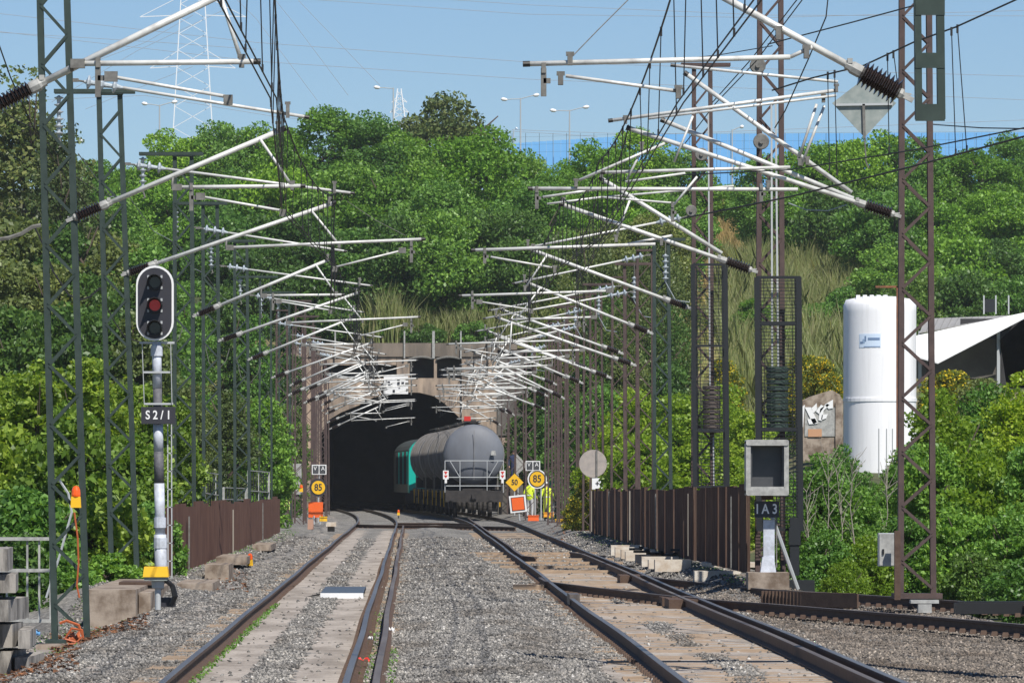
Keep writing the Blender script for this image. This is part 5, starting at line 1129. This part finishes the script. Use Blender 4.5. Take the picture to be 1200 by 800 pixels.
row([(655,186,80,16,'b','far'),(900,176,90,16,'m','far'),(958,160,110,15.5,'b','far'),(1012,146,120,15.5,'b','far'),(1060,152,110,15.5,'m','far'),(1098,178,90,15.5,'b','far'),(1150,170,120,15.5,'b','far'),(1192,148,100,15,'m','far'),(1240,150,110,15,'b','far')],'on the right skyline','trees along the skyline',KB)
row([(120,225,120,17.5,'m','far'),(200,200,130,17,'b','far'),(262,190,120,17,'m','far'),(322,185,130,17,'b','far'),(392,185,140,17,'m','far'),(452,190,130,17,'b','far'),(505,205,120,18,'m','far'),(620,205,110,18,'m','far'),(660,225,90,17.5,'b','far'),(725,205,120,17,'b','far'),(785,215,110,17,'m','far')],'in the second tier of the hillside wood','hillside wood, second tier',KB)
row([(275,235,130,18.5,'m','far'),(340,240,140,18.5,'d','far'),(400,250,130,18.5,'m','far'),(462,248,140,18.6,'d','far'),(525,240,140,18.6,'m','far'),(590,235,130,18.6,'d','far'),(640,260,110,18.6,'m','far'),(700,250,110,18.5,'o','far'),(755,245,110,18.5,'o','far')],'in the third tier of the hillside wood','hillside wood, third tier',KB)
row([(300,285,130,18.6,'d','far'),(365,285,130,18.4,'m','far'),(420,280,110,17.9,'d','far'),(480,265,110,17.8,'m','far'),(535,280,110,17.8,'b','mid'),(585,275,110,17.8,'d','far'),(640,290,100,18.4,'o','column'),(395,350,80,18.9,'d','mid'),(447,370,46,18.95,'m','mid'),(498,380,56,19,'d','mid'),(556,376,50,19,'m','mid'),(470,345,50,18.6,'b','mid'),(600,372,50,18.9,'m','mid'),(528,350,40,18.6,'b','mid')],'just above the tunnel portal','trees just above the tunnel',KB)
row([(655,245,80,21,'o','column'),(690,232,90,21.5,'o','column'),(725,238,80,21,'o','column'),(762,245,85,21.5,'o','column'),(795,268,80,22,'o','column'),(665,300,80,22.5,'o','column'),(705,310,80,22.5,'d','column'),(745,315,90,23,'o','column'),(785,330,80,23,'d','column'),(640,370,80,22,'d','mid'),(690,390,80,24,'d','mid'),(735,395,90,24,'o','mid'),(780,400,80,24,'d','mid')],'behind the right row of masts','slender trees behind the right masts',KB)
row([(905,245,70,15.8,'m','far'),(940,225,100,16,'b','far'),(990,215,120,16.5,'d','far'),(1050,215,130,17,'m','far'),(1110,225,120,17,'b','far'),(1165,215,120,17,'b','far'),(1215,225,110,17,'m','far')],'in the second tier of the right hillside','right hillside, second tier',KB)
row([(1055,280,120,18.5,'m','far'),(1115,270,130,18.3,'b','far'),(1170,275,120,18.3,'d','far'),(1220,280,120,18.3,'m','far'),(885,345,56,18.9,'b','mid'),(955,352,60,18.8,'m','mid'),(915,385,60,19.6,'b','mid'),(985,330,60,18.7,'m','mid')],'in the third tier of the right hillside','right hillside, third tier',KB)
row([(1075,325,110,20,'d','far'),(1130,320,120,20,'d','far'),(1185,325,110,20,'m','far'),(1225,330,110,20,'d','far'),(1045,335,80,20.5,'d','mid')],'right above the shed roof','trees above the shed',KB)
row([(945,398,70,27,'y','mid'),(975,415,60,27,'o','mid'),(925,430,60,26,'d','mid'),(962,402,60,28,'y','mid'),(850,402,60,23,'y','mid'),(1115,420,80,27,'y','mid'),(1150,430,70,27.5,'o','mid'),(690,548,46,34,'y','mid'),(675,570,36,33,'y','mid'),(737,205,34,16.2,'y','mid')],'with yellow or olive tones on the right','broom and olive bushes',KB)
row([(660,440,80,24,'m','mid'),(700,425,90,27,'m','mid'),(745,432,90,31,'l','mid'),(795,440,90,31,'l','mid'),(845,430,80,31,'l','mid'),(880,470,80,32,'l','mid'),(712,480,80,33,'l','mid'),(755,490,100,37,'l','mid'),(815,500,100,38,'l','mid'),(865,520,90,39,'l','mid'),(612,470,60,19.3,'d','mid'),(645,480,70,22,'m','mid')],'in the sunny bank behind the dark fence','lime bushes behind the dark fence',KB)
row([(20,220,140,25,'o','mid'),(75,225,120,25,'d','mid'),(125,232,120,25,'o','mid'),(172,240,110,25,'m','mid'),(10,275,130,28,'o','mid'),(60,280,130,28,'o','mid'),(110,285,120,28,'d','mid'),(165,290,110,28,'d','mid'),(30,335,140,31,'d','mid'),(95,330,140,31,'d','mid'),(160,335,120,31,'o','mid')],'on the left bank behind the green masts','left bank bushes',KB)
row([(215,290,90,23,'m','mid'),(255,300,90,22.5,'d','mid'),(295,330,80,22.5,'m','mid'),(330,345,70,22,'d','mid'),(225,420,70,34,'o','mid'),(268,430,80,33,'o','mid'),(310,440,80,32,'m','mid'),(338,450,60,24.5,'d','mid'),(236,480,80,32,'d','mid'),(280,490,70,31,'m','mid'),(318,500,60,28,'d','mid'),(334,520,40,25,'m','mid')],'between the left masts and the tunnel','bushes left of the tunnel',KB)
row([(-10,398,130,52,'n','near'),(45,384,120,54,'n','near'),(105,378,120,54,'n','near'),(160,392,110,53,'n','near'),(200,430,90,52,'n','near'),(15,470,150,60,'n','near'),(85,450,150,61,'n','near'),(150,470,130,60,'n','near'),(186,505,50,60,'n','near'),(30,560,150,66,'m','near'),(110,560,150,65,'n','near'),(175,570,90,63,'m','near'),(60,640,110,68,'m','near'),(128,640,90,67,'m','near'),(5,610,120,70,'d','near')],'in the thicket at left behind the masts','thicket at left',KB)
row([(965,512,100,62,'m','fine'),(935,540,90,60,'m','fine'),(1008,560,100,62,'m','fine'),(1062,500,90,58,'m','fine'),(1105,430,130,56,'l','fine'),(1160,425,120,54,'m','fine'),(1192,405,110,55,'l','fine'),(1095,500,120,60,'m','fine'),(1150,500,130,60,'l','fine'),(1205,500,120,60,'m','fine'),(985,505,70,47,'m','fine'),(1012,540,60,47,'m','fine'),(1046,538,64,47,'m','fine'),(1060,590,100,66,'m','fine'),(1120,580,130,66,'m','fine'),(1180,585,130,66,'m','fine'),(965,610,90,67,'m','fine'),(1015,620,90,67,'l','fine'),(1225,600,110,66,'m','fine'),(1145,640,110,68,'d','fine'),(990,650,70,68,'l','fine'),(1205,650,110,69,'m','fine')],'in the thicket at right behind the crossing rails','thicket at right',KB)
# bare pale branches among the right shrubs
for j,(px,yt,yb) in enumerate(((966,535,672),(985,550,690),(1032,545,660),(948,575,680),(1003,540,650))):
    r_=random.Random(j); b=MB(); k=62.5; p=P(px,yb,k); q=P(px+r_.uniform(-6,6),yt,k); m_=p.lerp(q,.5)+Vector((r_.uniform(-.1,.1),0,0)); b.tube([p,m_,q],.014,5,.004)
    for i in range(16):
        s=(p.lerp(m_,r_.random()) if i<4 else m_.lerp(q,r_.random())); e=s+Vector((r_.uniform(-.35,.35),r_.uniform(-.3,.2),r_.uniform(.2,.6))); b.tube([s,e.lerp(s,.5)+Vector((r_.uniform(-.05,.05),0,.03)),e],.007,4,.003)
    tag(b.build('bare_shrub','twig'),f'bare pale branching stem among the right shrubs, {["third","fourth","rightmost","leftmost","fifth"][j]} of five counted by eye','shrub','bare pale stems')
# reeds and dry grass: uncountable blades -----------------------------------------
def blades(name,regions,mat,hh,wd):
    V=[];rg=np.random.default_rng(len(name))
    for x0,x1,y0,y1,n in regions:
        xs=rg.uniform(x0,x1,n); ys=rg.uniform(y0,y1,n)
        for x,y in zip(xs,ys):
            X=(x-VX)*y/F
            if y<367 and -7.5<X<9: continue
            z=hg(X,y); h=hh*rg.uniform(.4,1.2)*(.55+.9*max(0,mn.noise(Vector((X*.35,y*.2,7)))+.35)); w=wd*rg.uniform(.6,1.3); a=rg.uniform(0,3.14); lx,ly=rg.normal(0,.24*h,2); c,s=math.cos(a)*w,math.sin(a)*w
            m=(X+lx*.35,y+ly*.35,z+h*.6); V+=[(X-c,y-s,z-.1),(X+c,y+s,z-.1),(m[0]+c*.8,m[1]+s*.8,m[2]),(X+lx,y+ly,z+h),(m[0]-c*.8,m[1]-s*.8,m[2])]
    v=np.array(V); f=np.arange(len(v)).reshape(-1,5); o=bpy.data.objects.new(name,raw_mesh(name,v,f,mat)); COL.objects.link(o); o['kind']='stuff'
blades('reeds',[(425,560,368,392,7000),(540,660,368,395,8500),(640,800,330,372,3200),(835,1020,368,432,17000),(400,470,370,385,800),(845,1000,300,366,4500)],'reed',2.5,.034)
blades('dry_grass',[(200,345,270,330,5000),(815,905,405,490,9000),(90,200,330,380,2500),(0,200,240,330,3000)],'straw',.9,.035)
blades('bank_grass',[(0,340,150,260,5000),(600,900,330,420,5000),(900,1210,380,440,6000),(230,420,340,364,2000)],'reed',.8,.04)
def weeds():
    rg=np.random.default_rng(5); c=[];
    for x0,x1,y0,y1,n in ((-2.17,-2.08,56,95,700),(-.55,-.4,54,90,500),(-.25,-.15,54,70,200),(-5.6,-4.4,70,100,700),(-4.4,-3.9,150,210,500),(-4.5,-4.2,108,160,500),(5.5,5.9,104,150,600),(5.3,5.9,150,200,500)):
        for _ in range(n): X=rg.uniform(x0,x1); Y=rg.uniform(y0,y1); c.append((X+trackdx(Y),Y,zb(X,Y)+rg.uniform(0,.04)))
    c=np.array(c); v,f=leaves(c,np.full(len(c),.012),rg); o=bpy.data.objects.new('low_weeds',raw_mesh('low_weeds',v,f,G['m'])); COL.objects.link(o); o['kind']='stuff'
weeds()

# ---------------------------------------------------------------- air
m=bpy.data.materials.new('haze'); m.use_nodes=True; nt=m.node_tree; nt.nodes.remove(nt.nodes['Principled BSDF'])
v=nt.nodes.new('ShaderNodeVolumePrincipled'); v.inputs['Color'].default_value=(0.86,0.92,1,1); v.inputs['Density'].default_value=0.0001; v.inputs['Anisotropy'].default_value=0.2
nt.links.new(v.outputs[0],nt.nodes['Material Output'].inputs['Volume'])
b=MB(); b.box((0,2900,50),(6200,6400,120)); o=b.build('haze',m); o['kind']='stuff'
S.cycles.volume_bounces=1; S.cycles.volume_step_rate=10
